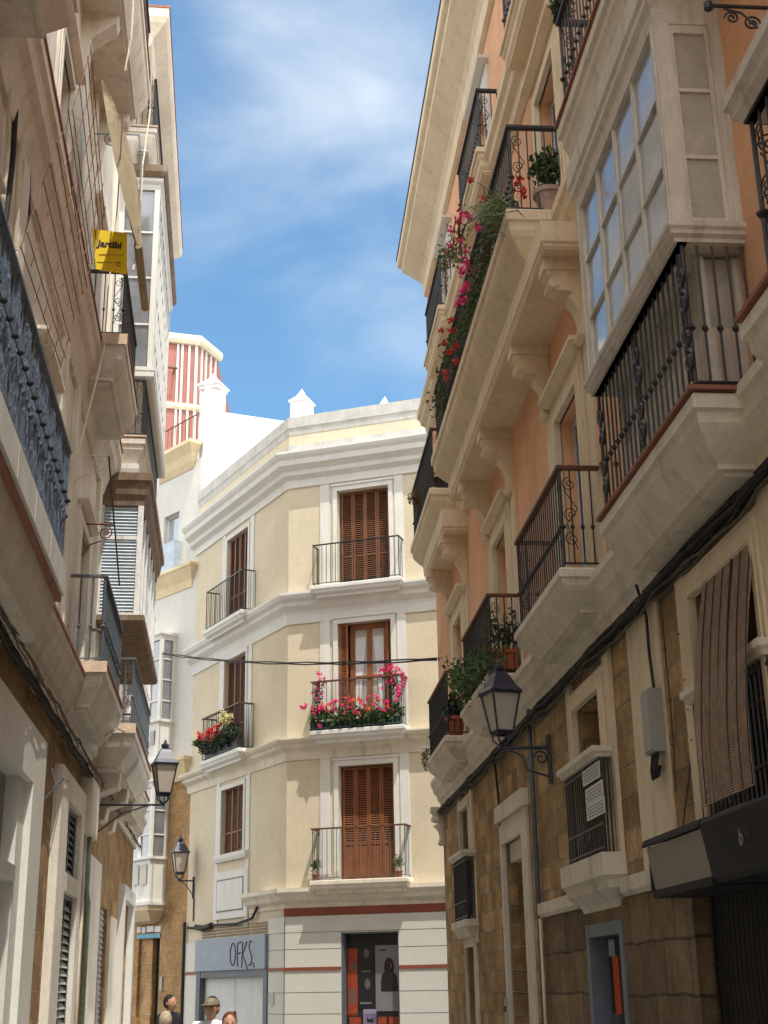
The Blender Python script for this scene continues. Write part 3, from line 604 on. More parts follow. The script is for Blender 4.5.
# the lamp glass spans y 690..733: height from the ray at that distance
def hat(F,s,o,y):
    lo,hi=0,30
    for _ in range(50):
        m_=(lo+hi)/2; d=F.P(s,m_,o)-EYE; Y=512-FOC*d.dot(UP)/d.dot(fw)
        if Y>y: lo=m_
        else: hi=m_
    return lo
ht=hat(F,sw,oL,694); hbm=hat(F,sw,oL,732); sz=(ht-hbm)/1.15
LR=empty('street_lamp',F.P(sw,hb-.2,0),'square lantern on an iron bracket against the ochre stone house, below the potted balcony','street lamp','wall lanterns')
cc=F.P(sw,ht,oL); hb=ht-sz*1.62
lamp(LR,cc,sz,[([F.P(sw,hb,.02),F.P(sw,hb,oL+.05)],.02),([F.P(sw,hb-.42,.04),F.P(sw,hb+.15,.04)],.026),([F.P(sw,hb-.33,.05),F.P(sw,hb-.26,.3),F.P(sw,hb-.1,oL*.6),F.P(sw,hb-.01,oL*.9)],.014),(spiral(F,sw,hb-.12,.14,.09,1.4,1,0,'oh'),.011)])
# ================================================================== plants
def pot(root,c,r,h,m=potm):
    MB().lathe(c,[(r*.68,0),(r*.92,h*.82),(r*1.08,h*.82),(r*1.08,h),(r*.9,h),(r*.85,h*.9)],16).build('pot',m,root,smooth=False)
def flowers(m,pts,size,parent,name='flowers'):
    b=MB()
    for p in pts:
        for _ in range(16): b.leaf(Vector(p)+Vector([random.gauss(0,size*.26) for _ in range(3)]),size*.55,.9,.1)
    return b.build(name,m,parent)
def vine(parent,path,rad,n,size,m=leaf,stem=True):
    b=MB()
    for _ in range(n):
        t=random.random()*(len(path)-1); i=int(t); p=Vector(path[i]).lerp(Vector(path[min(i+1,len(path)-1)]),t-i)
        d=Vector([random.gauss(0,.5) for _ in range(3)])*rad; b.leaf(p+d,size*random.uniform(.6,1.3),.55,-.2)
    b.build('foliage',m,parent)
    if stem:
        b=MB()
        for k in range(4):
            q=[Vector(p)+Vector([random.gauss(0,rad*.3) for _ in range(3)]) for p in path]; b.tube(q,.006,4)
        b.build('stem',rwood,parent)
def PF(F,x,y,o): a,c=F.at(x,y,o); return F.P(a,c,o)
# bougainvillea along the long balcony rail
B1=empty('bougainvillea',F.P(17,9.8,.72),'pink and red flowering creeper trailing along the long upper balcony rail','plant')
pth=[PF(F,x,y,.72) for x,y in ((494,222),(486,255),(476,285),(466,320),(452,350),(444,380),(437,415))]
vine(B1,pth,.13,1300,.065,leaf)
vine(B1,[PF(F,x,y,.85) for x,y in ((462,215),(458,245),(452,262),(448,250),(444,268))],.17,260,.07,leafl)
flowers(pinkf,[PF(F,x,y,.9) for x,y in ((462,212),(468,218),(458,222),(452,230),(461,240),(466,250),(465,262),(467,268),(460,272),(466,285),(458,303),(462,300),(463,290),(450,245),(447,250),(478,228))],.10,B1)
flowers(redf,[PF(F,x,y,.86) for x,y in ((441,330),(444,342),(452,330),(456,345),(450,352),(455,362),(448,379),(445,372),(452,320),(470,180),(518,180),(522,190))],.085,B1,'flowers')
b=MB(); b.tube([PF(F,x,y,.82) for x,y in ((462,258),(460,240),(466,224),(478,216),(486,215))],.012,5); b.build('support_hoop',iron,B1)
B2=empty('spider_plant',F.P(14.5,9.8,.72),'pale green grassy plant hanging outside the long upper balcony rail','plant')
b=MB()
for k in range(240):
    p=PF(F,494+random.gauss(0,5),212+random.gauss(0,7),.75); a=Vector((random.gauss(0,1),random.gauss(0,1),random.uniform(-.2,.8))).normalized()*.16
    b.tube([p,p+a,p+a*1.6+Vector((0,0,-.12))],[.007,.006,.001],3,False)
b.build('foliage',leafl,B2)
B3=empty('potted_shrub',F.P(13.3,9.8,.4),'bushy green plant in a whitish pot at the near end of the long balcony','plant')
pc=F.P(13.12,9.82,.2); pot(B3,pc,.16,.3,potw); MB().leaves(pc+Vector((0,0,.62)),(.24,.24,.3),520,.075).build('foliage',leaf,B3)
B3=empty('potted_geranium',F.P(14.3,9.8,.5),'small red potted geranium behind the near corner rail of the long balcony','plant')
pc=F.P(13.4,9.82,.6); pot(B3,pc,.1,.18); MB().leaves(pc+Vector((0,0,.3)),(.16,.16,.16),160,.06).build('foliage',leaf,B3); flowers(redf,[pc+Vector((random.gauss(0,.1),random.gauss(0,.1),.42)) for _ in range(5)],.07,B3)
B4=empty('balcony_plants',F.P(23,9.8,.4),'dark leafy plant on the far short balcony under the roofline','plant')
pc=F.P(22.05,9.82,.35); pot(B4,pc,.15,.25,iron); MB().leaves(pc+Vector((0,0,.5)),(.22,.2,.33),330,.1).build('foliage',leafd,B4)
B4=empty('trailing_plant',F.P(24,10.6,.5),'brownish trailing plant outside the far short balcony rail','plant')
MB().leaves(PF(F,417,498,.58),(.2,.3,.16),240,.07).build('foliage',mat('dry_leaf',(.13,.10,.05),.8,bump=0),B4)
B5=empty('window_box_plant',F.P(17.2,5.5,.4),'terracotta window box with thin upright stems on the balcony behind the street lamp','plant')
pc=F.P(17.2,5.62,.3); b=MB(); b.box(F,17.08,17.36,5.56,5.82,.08,.40); b.box(F,17.065,17.375,5.78,5.83,.065,.415); b.build('planter',potm,B5)
b=MB()
for k in range(26):
    p=F.P(17.2+random.uniform(-.1,.1),5.82,random.uniform(.1,.38)); t=p+Vector((random.gauss(0,.1),random.gauss(0,.1),random.uniform(.25,.6))); b.tube([p,(p+t)/2+Vector((.02,0,0)),t],.005,4)
    for j in range(9): b.leaf(p.lerp(t,random.uniform(.3,1))+Vector([random.gauss(0,.03) for _ in range(3)]),.07)
b.build('foliage',leafd,B5)
B6=empty('balcony_creeper',F.P(18.8,5.5,.5),'green leafy creeper spilling through the middle first floor balcony rail','plant')
pth=[PF(F,x,y,.5) for x,y in ((492,660),(483,668),(474,680),(462,690),(455,668))]
vine(B6,pth,.22,760,.085,leaf); 
B7=empty('potted_plant',F.P(21.7,5.5,.3),'big leafed plant in a terracotta pot on the farthest first floor balcony','plant')
pc=F.P(21.78,5.53,.28); pot(B7,pc,.16,.3); MB().leaves(pc+Vector((0,0,.48)),(.2,.2,.24),70,.2,.6,.5).build('foliage',leafd,B7)
B8=empty('hanging_weed',F.P(24.2,5.2,.5),'tuft of pale green weed at the far corner of the farthest first floor balcony','plant')
MB().leaves(F.P(24.2,5.55,.5),(.12,.12,.28),150,.06).build('foliage',leafl,B8)
B9=empty('rail_plant',F.P(11,10.8,.4),'dark plant over the rail of the balcony above the glazed wooden gallery','plant')
MB().leaves(PF(F,562,10,.42),(.16,.2,.22),260,.08).build('foliage',leafd,B9)
# ================================================================== CENTRAL CORNER HOUSE
cb=(FC.n+FD.n)/(1+FC.n.dot(FD.n))
def sweep(profile,sD,sC,m,name,parent):   # profile (o,h) top->bottom, from face D round the corner to face C
    b=MB(); st=[lambda o,h:FD.P(sD,h,o),lambda o,h:FC.p+cb*o+Vector((0,0,h)),lambda o,h:FC.P(sC,h,o)]
    us=[-sD,0,sC]
    for (o1,h1),(o2,h2) in zip(profile,profile[1:]):
        for i in (0,1):
            b.q([st[i](o1,h1),st[i+1](o1,h1),st[i+1](o2,h2),st[i](o2,h2)],[(us[i],h1+o1),(us[i+1],h1+o1),(us[i+1],h2+o2),(us[i],h2+o2)])
    for k in (0,2): b.q([st[k](o,h) for o,h in profile])
    return b.build(name,m,parent)
CB=empty('corner_house',cor-Vector((0,0,cor.z))+Vector((0,5,0)),'cream corner apartment house with white trim, brown shutters and a shop below','building')
SCE=7.5
Cops=[(1.45,2.95,4.22,7.12),(1.45,2.95,7.98,10.92),(1.45,2.95,11.95,14.72),(1.5,3.0,.35,3.0,.25)]
Dops=[(2.75,4.35,5.3,7.15),(2.75,4.35,7.98,10.9),(2.75,4.35,11.95,14.72),(1.1,5.75,-1,2.1,.2)]
b=MB(); b.facade(FC,0,SCE,0,16.6,Cops,.28); b.facade(FD,0,DE,0,16.6,Dops,.16)
b.fq(FC,((SCE,0,0),(SCE,16.6,0),(SCE,16.6,-8),(SCE,0,-8))); b.fq(FD,((DE,0,0),(DE,16.6,0),(DE,16.6,-8),(DE,0,-8)))
A=[FC.P(0,16.6,0),FC.P(SCE,16.6,0),FC.P(SCE,16.6,-8),FD.P(DE,16.6,-8),FD.P(DE,16.6,0)]; b.q(A)
b.q([FC.P(SCE,0,-8),FC.P(SCE,16.6,-8),FD.P(DE,16.6,-8),FD.P(DE,0,-8)]); b.build('wall',wallc,CB)
sweep([(-.3,17.15),(.06,17.15),(.06,16.82),(.03,16.78),(.012,16.60),(-.3,16.6)],DE,SCE,parap,'parapet_cap',CB)
sweep([(0,16.05),(.30,15.96),(.5,15.93),(.5,15.86),(.46,15.78),(.40,15.7),(.38,15.55),(.22,15.42),(.2,15.3),(.06,15.2),(.05,14.98),(.0,14.97)],DE+.25,SCE,white,'roof_cornice',CB)
sweep([(0,16.28),(.035,16.27),(.035,16.06),(0,16.055)],DE,SCE,parap,'parapet_base',CB)
for (hb_,tp) in ((11.03,11.85),(7.35,7.9)):
    H=tp-hb_; sweep([(0,tp+.02),(.34,tp),(.34,tp-.08*H),(.30,tp-.2*H),(.22,tp-.3*H),(.2,tp-.42*H),(.07,tp-.6*H),(.05,tp-.7*H),(.035,hb_),(0,hb_)],DE+.2,SCE,creamw if hb_<9 else white,'string_course',CB)
sweep([(0,4.12),(.3,4.1),(.3,4.0),(.22,3.9),(.18,3.8),(.05,3.72),(.04,3.62),(0,3.62)],2.2,SCE,creamw,'string_course',CB)
# vertical white strips and panels
def strip(F,a,c,h0,h1,pr=.03,nm='pilaster_strip',m=None): MB().box(F,a,c,h0,h1,-.01,pr).build(nm,m or white,CB)
for (h0,h1) in ((4.13,7.35),(7.92,11.03),(11.87,14.97)):
    for a,c in ((.95,1.22),(3.12,3.36)): strip(FC,a,c,h0,h1)
    for a,c in ((2.35,2.6),(4.5,4.75)): strip(FD,a,c,h0 if h0>5 else 3.3,h1)
for k,(h0,h1) in enumerate(((4.22,7.12),(7.98,10.92),(11.95,14.72))):
    b=MB(); a,c=1.45,2.95
    b.box(FC,a-.12,a,h0,h1+.14,-.01,.05); b.box(FC,c,c+.12,h0,h1+.14,-.01,.05); b.box(FC,a,c,h1,h1+.14,-.01,.05); b.box(FC,a-.16,c+.16,h1+.14,h1+.2,-.01,.08); b.build('window_casing',white,CB)
    b=MB(); a,c=2.75,4.35; hh=5.3 if k==0 else h0
    b.box(FD,a-.1,a,hh,h1+.12,-.01,.05); b.box(FD,c,c+.1,hh,h1+.12,-.01,.05); b.box(FD,a,c,h1,h1+.12,-.01,.05); b.build('window_casing',white,CB)
b=MB(); b.slab(FD,2.4,4.7,.12,[(0,5.3),(0,5.2),(.03,5.1)]); b.build('window_sill',white,CB)
MB().box(FD,2.6,4.5,4.83,5.1,-.01,.02).build('blank_panel',wallc,CB)
b=MB(); b.box(FD,2.35,4.75,3.55,4.83,.03,.05); P=b.build('white_panel',white,CB); b=MB(); b.box(FD,2.62,4.5,3.74,4.62,.05,.06); b.build('inset_frame',irong,P); MB().box(FD,2.66,4.46,3.78,4.58,.06,.065).build('inset_board',white,P)
# doors in face C
shutters(FC,1.5,2.9,4.24,7.1,-.16,4,CB,wood2,'panel'); shutters(FC,1.5,2.9,11.97,14.7,-.16,4,CB,wood)
# floor 2: half open shutters with curtained glass door
W=glazed(FC,1.72,2.8,8.0,10.9,-.2,2,1,CB,wood2,glassg,st=.13,name='french_window')
for x0,x1,sg in ((1.86,2.17,1),(2.36,2.66,-1)):
    b=MB()
    n=14
    for i in range(n):
        t0,t1=i/n,(i+1)/n
        def edge(t): return .10+.20*abs(t-.28)**.9*1.3
        y0,y1=10.55-2.2*t0,10.55-2.2*t1
        w0=(x1-x0)*(1-.75*t0); w1=(x1-x0)*(1-.75*t1)
        if sg>0: b.fq(FC,((x0,y0,-.235),(x0+w0,y0,-.23),(x0+w1,y1,-.23),(x0,y1,-.235)))
        else: b.fq(FC,((x1-w0,y0,-.23),(x1,y0,-.235),(x1,y1,-.235),(x1-w1,y1,-.23)))
    b.build('curtain',curt,W)
MB().box(FC,1.74,2.78,9.45,9.5,-.2,-.17).build('window_bar',wood2,W)
b=MB(); leafpanel(b,FC,1.47,1.72,8.0,10.9,-.02,'louvre'); b.build('shutter',wood2,CB); b=MB(); leafpanel(b,FC,2.8,2.94,8.0,10.9,-.05,'louvre',st=.03); b.build('shutter',wood2,CB)
for k,(h0,h1) in enumerate(((5.3,7.15),(7.98,10.9),(11.95,14.72))):
    if k==2: shutters(FD,2.8,4.3,h0,h1,-.05,4,CB,wood)
    else:
        shutters(FD,2.8,3.3,h0,h1,-.03,1,CB,wood); shutters(FD,3.3,4.3,h0,h1,-.07,2,CB,wood)
# balconies
for (h,rh,wd) in ((4.24,1.25,1),(8.0,1.27,1),(11.92,1.13,0)):
    b=MB(); b.slab(FC,.84,3.42,.5,[(.01,h),(0,h-.02),(0,h-.1),(.03,h-.14),(.05,h-.2),(.13,h-.26),(.14,h-.32)],back=.0); P=b.build('balcony',white if h>5 else creamw,CB)
    railing(FC,.9,3.34,h,h+rh,.44,P,m=irong if h<10 else iron,hm=rwood if wd else iron,scroll=False,bead=False,hw=.045 if wd else .015,sp=.13)
for (h,rh,wd) in ((8.0,1.25,1),(11.95,1.2,0)):
    b=MB(); b.slab(FD,2.1,5.0,.5,[(.01,h),(0,h-.02),(0,h-.1),(.03,h-.14),(.05,h-.2),(.13,h-.26),(.14,h-.32)],back=.0); P=b.build('balcony',white,CB)
    railing(FD,2.2,4.9,h,h+rh,.44,P,hm=rwood if wd else iron,scroll=False,bead=False,hw=.045 if wd else .015,sp=.13)
# shopfront
b=MB()
CL=[(1.5,3.0,.35,3.0)]
b.facade(FC,0,SCE,0,3.42,CL,.06,o=.04); b.facade(FD,0,.95,0,3.42,[],.1,o=.04); b.facade(FD,5.85,DE,0,3.0,[],.1,o=.04); split_build(b,'shop_cladding',shopw,CB)
sweep([(0,3.62),(.055,3.62),(.055,3.43),(0,3.43)],0.02,SCE,redb,'red_band',CB)
b=MB()
for s0,s1 in ((0.0,1.5),(3.0,SCE)): b.box(FC,s0,s1,2.12,2.2,.03,.065)
b.box(FD,0.0,.95,2.12,2.2,.03,.064); b.box(FD,5.85,DE,2.12,2.2,.03,.064); split_build(b,'red_line',redb,CB)
b=MB()
for h in (1.1,1.6,2.62,3.02):
    b.box(FC,0.0,1.5 if h<3.0 else SCE,h,h+.014,.035,.042); 
    if h<3.0: b.box(FC,3.0,SCE,h,h+.014,.035,.042)
    b.box(FD,0.0,.95,h,h+.014,.035,.0421)
b.build('panel_joint',irong,CB)
b=MB(); b.box(FC,1.5,3.0,.35,3.0,-.26,-.22); SW=b.build('shop_window',p_blk,CB)
b=MB(); b.box(FC,1.5,1.56,.35,3.0,-.2,.02); b.box(FC,2.97,3.0,.35,3.0,-.2,.02); b.box(FC,1.56,2.97,2.96,3.0,-.2,.02); b.build('window_frame',irong,SW)
# posters
def poster(label,nm,a,c,h0,h1,m,extra=()):
    e=empty(nm,FC.P((a+c)/2,h0,-.2),label,'poster'); MB().box(FC,a,c,h0,h1,-.215,-.205).build('sheet',m,e)
    for mm,shape,nm2 in extra:
        q=MB(); 
        for k,sh_ in enumerate(shape): q.prism(FC,sh_,-.2045,-.2015-.0003*k)
        q.build(nm2,mm,e)
    return e
def ell(cx,cy,rx,ry,n=14): return [(cx+rx*math.cos(2*math.pi*i/n),cy+ry*math.sin(2*math.pi*i/n)) for i in range(n)]
poster('narrow orange and red poster at the left side of the shop window','poster',1.58,1.84,1.05,2.62,p_org,[(p_skin,[ell(1.7,1.5,.08,.2),ell(1.72,2.2,.06,.1)],'figure')])
poster('black poster with two pale faces in the shop window','poster',1.86,2.28,1.22,2.78,p_blk,[(p_skin,[ell(2.08,2.5,.07,.11),ell(2.1,1.78,.075,.12)],'face'),(p_gry,[[(1.9,1.32),(2.2,1.32),(2.2,1.36),(1.9,1.36)],[(1.95,2.06),(2.18,2.06),(2.18,2.09),(1.95,2.09)]],'printed_lines')])
poster('grey poster of a long haired woman in black in the shop window','poster',2.31,2.93,1.15,2.68,p_gry,[(p_blk,[ell(2.67,2.15,.13,.24),[(2.45,1.6),(2.9,1.6),(2.87,1.95),(2.75,2.1),(2.6,2.1),(2.48,2.0),(2.45,1.85)],[(2.42,2.55),(2.6,2.55),(2.6,2.58),(2.42,2.58)]],'figure'),(mat('poster_skin',(.45,.27,.2),.5,bump=0),[ell(2.67,2.2,.065,.1)],'face')])
poster('lilac poster below the black one in the shop window','poster',1.98,2.32,.7,1.2,p_lil,[(p_blk,[[(2.08,.9),(2.24,.9),(2.24,1.02),(2.2,.97),(2.12,.97),(2.08,1.02)]],'emblem')])
poster('orange lettered strip posters along the foot of the shop window','poster',1.58,2.93,.78,1.1,p_blk,[(p_org,[[(1.62,.86),(1.92,.86),(1.92,1.02),(1.62,1.02)],[(2.36,.86),(2.58,.86),(2.58,1.02),(2.36,1.02)],[(2.64,.86),(2.92,.86),(2.92,1.02),(2.64,1.02)]],'lettering_block')])
poster('blue and white leaflets at the bottom of the shop window','poster',1.6,2.93,.4,.69,p_blu,[(signw,[[(2.3,.45),(2.6,.45),(2.6,.66),(2.3,.66)]],'leaflet')])
# garage front on face D
b=MB(); b.box(FD,1.0,5.85,2.2,3.05,.0,.12); FS=b.build('fascia_board',bsign,CB)
E_=empty('graffiti',FD.P(2.2,2.3,.13),'black sprayed graffiti tag on the blue grey fascia over the garage doors','graffiti')
gp=lambda u,v:FD.P(3.3-u*.42,2.3+v*.6,.125)
for st in ([(.55+.42*math.cos(t*.45),.5+.48*math.sin(t*.45)) for t in range(15)],[(1.35,-.05),(1.25,.5),(1.3,.95),(1.8,1.0)],[(1.27,.5),(1.75,.55)],[(2.1,1.0),(2.05,.5),(2.0,-.1)],[(2.75,1.0),(2.4,.65),(2.08,.45),(2.5,.2),(2.9,-.15)],[(3.6,.95),(3.25,1.02),(3.1,.75),(3.35,.52),(3.6,.3),(3.4,.0),(3.0,.02)],[(3.75,.1),(3.95,-.1)]):
    MB().tube([gp(*q) for q in st],.016,5).build('painted_stroke',blackp,E_)
text('Mossi',FD.P(5.25,2.42,.123),-FD.d,Vector((0,0,1)),.46,mat('faded_white_print',(.36,.42,.48),.6,bump=0),FS,name='faded_lettering',shear=.3)
b=MB(); b.box(FD,.97,1.2,0,2.2,-.1,.07); b.box(FD,5.55,5.85,0,2.2,-.1,.07); b.box(FD,1.2,5.55,2.02,2.2,-.1,.06); b.build('garage_frame',irong,CB)
for a,c in ((1.2,3.36),(3.39,5.55)):
    b=MB(); b.box(FD,a,c,0,2.02,-.14,-.1)
    for k in range(3): x=a+.1+k*(c-a-.2)/2.; b.box(FD,x-.006,x+.006,.05,1.98,-.1,-.097)
    GDD=b.build('garage_door',garw,CB)
MB().box(FD,3.3,3.38,1.0,1.15,-.09,-.04).build('handle',iron,GDD)
b=MB()
for k in range(4):
    for j in range(4): b.box(FD,1.1+k*1.15,2.15+k*1.15,3.1+j*.075,3.13+j*.075,.0,.03)
b.build('vent_slats',mat('brown_vent',(.22,.15,.08),.7),CB)
b=MB(); b.box(FD,.6,.78,1.35,1.62,.04,.1); tag(b.build('wall_box',boxm),'small grey electric box on the corner between garage and shop','junction box')
# chimneys, roof piers
def pier(parent,c,w,h,z0,m,name):
    b=MB(); F_=Frame((c[0],c[1]),108,1); b.box(F_,-w/2,w/2,z0,z0+h,-w/2,w/2); b.box(F_,-w/2-.05,w/2+.05,z0+h,z0+h+.07,-w/2-.05,w/2+.05)
    r=w/2+.02; zt=z0+h+.07; q=[F_.P(a,zt,e) for a,e in ((-r,-r),(r,-r),(r,r),(-r,r))]; r2=r*.42; q2=[F_.P(a,zt+.22,e) for a,e in ((-r2,-r2),(r2,-r2),(r2,r2),(-r2,r2))]; t=F_.P(0,zt+.52,0)
    for i in range(4): b.q([q[i],q[(i+1)%4],q2[(i+1)%4],q2[i]]); b.q([q2[i],q2[(i+1)%4],t])
    return b.build(name,m,parent)
PW2=empty('roof_party_wall',pix(210,480,41.5),'blinding white firewall with pointed pier rising behind the corner house parapet','wall')
b=MB(); FP=Frame((-5.98,41.45),67,1); b.box(FP,0.0,5.2,14,20.12,-.3,0); b.build('wall',whitew,PW2)
b=MB(); b.box(FP,0.02,.72,14,21.0,-.6,.003); b.build('pier_shaft',whitew,PW2)
p0=FP.P(.37,0,-.3); pier(PW2,(p0.x,p0.y),.72,.12,20.95,whitew,'pier_cap')
p=pix(302,400,42.8); pier(CB,(p.x,p.y),.62,4.0,20.85-4.0+.0,whitew,'chimney')
p=pix(385,400,41); z=pix(385,396,41).z; pier(CB,(p.x,p.y),.6,3.6,z-3.6-.6,whitew,'chimney')
# flowers on the corner house
PK=empty('flower_boxes',FC.P(2,8.0,.44),'row of green flower boxes full of pink geraniums on the middle balcony','plant')
for k in range(5):
    a=.8+k*.5; MB().box(FC,a,a+.46,8.03,8.25,.20,.37).build('planter',mat('green_planter',(.008,.055,.035),.5),PK)
b=MB()
for k in range(26): b.leaves(FC.P(.9+k*.096,8.36+random.uniform(-.16,.14),.42+random.uniform(-.05,.12)),(.13,.13,.2),75,.09)
b.build('foliage',leaf,PK)
flowers(pinkf,[FC.P(random.uniform(.9,3.25),8.44+random.gauss(.1,.12),.5+random.uniform(-.05,.08)) for _ in range(42)]+[FC.P(.66+random.gauss(0,.05),8.6+random.uniform(0,.1),.5) for _ in range(3)],.105,PK)
flowers(orgf,[FC.P(random.uniform(.95,3.1),8.46+random.gauss(.12,.1),.52) for _ in range(17)],.10,PK)
PK2=empty('bougainvillea',FC.P(3.1,9,.3),'bright pink bougainvillea climbing the right end of the flower filled balcony','plant')
MB().leaves(FC.P(3.1,9.1,.3),(.25,.2,.5),260,.08).build('foliage',leaf,PK2)
flowers(pinkf,[FC.P(3.05+random.gauss(0,.2),9.35+random.gauss(0,.16),.42) for _ in range(22)]+[FC.P(3.38,9.2+random.gauss(0,.12),.42) for _ in range(5)]+[FC.P(3.28,8.8+random.gauss(0,.08),.5) for _ in range(7)],.105,PK2)
PK3=empty('bougainvillea',FC.P(1,9,.3),'pink flowering stem standing at the left end of the flower filled balcony','plant')
MB().leaves(FC.P(1.0,8.95,.3),(.14,.14,.45),120,.08).build('foliage',leaf,PK3)
flowers(pinkf,[FC.P(1.05+random.gauss(0,.09),9.3+random.gauss(0,.2),.4) for _ in range(12)],.10,PK3)
RD=empty('flower_boxes',FD.P(3.6,8.0,.44),'dark planter of red and cream flowers on the side street balcony','plant')
MB().box(FD,2.35,4.75,8.02,8.3,.22,.42).build('planter',iron,RD)
b=MB()
for k in range(24): b.leaves(FD.P(2.35+k*.11,8.45+random.uniform(-.15,.15),.45),(.16,.16,.27),70,.11)
b.build('foliage',leafd,RD)
flowers(redf,[FD.P(random.uniform(3.2,4.9),8.6+random.gauss(.12,.1),.58) for _ in range(26)],.12,RD)
flowers(yelf,[FD.P(random.uniform(2.5,3.3),8.9+random.gauss(.05,.12),.58) for _ in range(18)],.12,RD)
MB().leaves(FD.P(5.15,8.6,.5),(.22,.22,.16),90,.12).build('foliage',leaf,RD)
for (x,lab) in ((.92,'small round green plant in a pot at the left of the lowest balcony'),(3.12,'small potted plant with yellowish leaves at the right of the lowest balcony')):
    e=empty('potted_plant',FC.P(x,4.24,.3),lab,'plant'); pot(e,FC.P(x,4.24,.28),.1,.17); MB().leaves(FC.P(x,4.24,.28)+Vector((0,0,.4)),(.17,.17,.2),200,.06).build('foliage',leaf if x<2 else leafl,e)
# lamp on face D left end
sw=DE-.55; 
e=empty('street_lamp',FD.P(sw,6.2,0),'blue topped lantern on a wall bracket at the left edge of the cream corner house','street lamp','wall lanterns')
best=None
for k in range(300):
    o_=.1+k*.01; d=FD.P(sw,6.3,o_)-EYE; X=384+FOC*d.dot(RT)/d.dot(fw)
    if best is None or abs(X-181)<best[0]: best=(abs(X-181),o_)
oL=min(best[1],1.3); ht=hat(FD,sw,oL,853); hbm=hat(FD,sw,oL,870); sz=(ht-hbm)/1.0; cc=FD.P(sw,ht,oL); hb=ht-sz*1.62
lamp(e,cc,sz,[([FD.P(sw,hb,.02),FD.P(sw,hb,oL+.05)],.022),([FD.P(sw,hb-.5,.04),FD.P(sw,hb+.12,.04)],.03),([FD.P(sw,hb-.4,.05),FD.P(sw,hb-.12,oL*.55),FD.P(sw,hb-.01,oL*.9)],.015)])
b=MB(); b.tube([FD.P(sw-.05,hb-.5,.03),FD.P(sw-.05,3.6,.03)],.02,5); b.tube([FD.P(DE-.05,3.45,.06),FD.P(5.8,3.38,.08),FD.P(4.8,3.42,.1),FD.P(3.0,3.38,.08),FD.P(1.9,3.48,.08),FD.P(1.6,3.75,.08),FD.P(1.0,3.85,.08)],.035,6); b.tube([FD.P(5.9,3.42,.1),FD.P(5.3,3.36,.12),FD.P(4.7,3.42,.1)],.08,6); b.tube([FD.P(DE-.05,3.6,.08),FD.P(DE-.04,.2,.08)],.045,6)
tag(b.build('cable_run',cablem),'black cable run along the corner house above the garage front','cables')
# ================================================================== WHITE AND STONE HOUSE BEHIND
F=FW; WB=empty('grey_white_house',F.P(3,0,-3),'narrow pale house with yellow cornices, white glazed bays and ochre stone base','building')
wops=[(1.4,2.6,-1,3.2),(1.2,2.1,14.7,16.85)]
b=MB(); b.facade(F,0,12,0,7.8,wops,.3,o=.0); b.body(F,0,12,0,7.8,8); b.build('lower_wall',ochw,WB)
b=MB(); b.facade(F,0,12,7.8,18.4,wops,.3); b.body(F,0,12,7.8,18.4,8); b.build('upper_wall',greyst,WB)
b=MB(); b.slab(F,-.0,12,.45,[(0,19.0),(0,18.88),(.05,18.82),(.2,18.6),(.3,18.35),(.42,18.15)],back=-.02); b.build('roof_cornice',ytrim,WB)
b=MB(); b.slab(F,-.0,12,.3,[(0,14.75),(0,14.66),(.05,14.6),(.22,14.25),(.27,14.0)],back=-.02); b.build('string_course',ytrim,WB)
b=MB(); b.slab(F,-.0,12,.3,[(0,8.5),(0,8.4),(.05,8.35),(.2,8.0),(.27,7.8)],back=-.02); b.build('string_course',ytrim,WB)
glazed(F,1.2,2.1,14.7,16.85,-.15,1,2,WB,white,glassb); b=MB(); b.box(F,1.05,2.25,14.76,15.75,.22,.235); b.box(F,1.05,1.07,14.76,15.75,0,.22); b.build('glass_balustrade',glass('pale_glass',(.35,.42,.48),.1,1.5),WB)
def mirador(F,s0,s1,h0,h1,O,parent,m,rows=4,corb=None,lower=.9):
    b=MB(); 
    b.slab(F,s0-.06,s1+.06,O+.06,[(0,h1),(0,h1-.08),(.05,h1-.14),(.07,h1-.25)]); b.slab(F,s0-.05,s1+.05,O+.05,[(0,h0+lower+.08),(0,h0+lower),(.04,h0+lower-.04)]); b.slab(F,s0-.04,s1+.04,O+.04,[(0,h0+.1),(0,h0),(.05,h0-.05)])
    b.slab(F,s0+.02,s1-.02,O-.02,[(0,h0+lower),(0,h0+.1)])
    for x in (s0,s1-.1): b.box(F,x,x+.1,h0+lower+.08,h1-.25,O-.1,O)
    for x in (s0,s1-.1): b.box(F,x,x+.1,h0+lower+.08,h1-.25,0,.1)
    n=max(2,round((s1-s0)/.6)); 
    for i in range(1,n): x=s0+(s1-s0)*i/n; b.box(F,x-.05,x+.05,h0+lower+.08,h1-.25,O-.08,O-.01)
    for j in range(1,rows): y=h0+lower+(h1-h0-lower-.2)*j/rows; b.box(F,s0+.1,s1-.1,y-.02,y+.02,O-.07,O-.02); b.box(F,s0+.02,s0+.06,y-.0205,y+.0205,.1,O-.1)
    M_=b.build('glazed_bay',m,parent)
    g=MB(); g.fq(F,((s0+.1,h0+lower+.08,O-.06),(s1-.1,h0+lower+.08,O-.06),(s1-.1,h1-.25,O-.06),(s0+.1,h1-.25,O-.06)));
    for e in (s0+.05,s1-.05): g.fq(F,((e,h0+lower+.08,.1),(e,h0+lower+.08,O-.1),(e,h1-.25,O-.1),(e,h1-.25,.1)))
    g.build('pane',glassg if 0 else glass('bay_glass',(.17,.185,.20),.08,1.7),M_)
    if corb: MB().slab(F,s0,s1,O,[(0,h0-.051),(.02,h0-.15),(O*.45,h0-.45),(O*.8,h0-.52)]).build('bay_corbel',corb,parent)
    return M_
mirador(F,1.1,3.1,8.4,12.6,.55,WB,white,rows=4,corb=ytrim,lower=1.3)
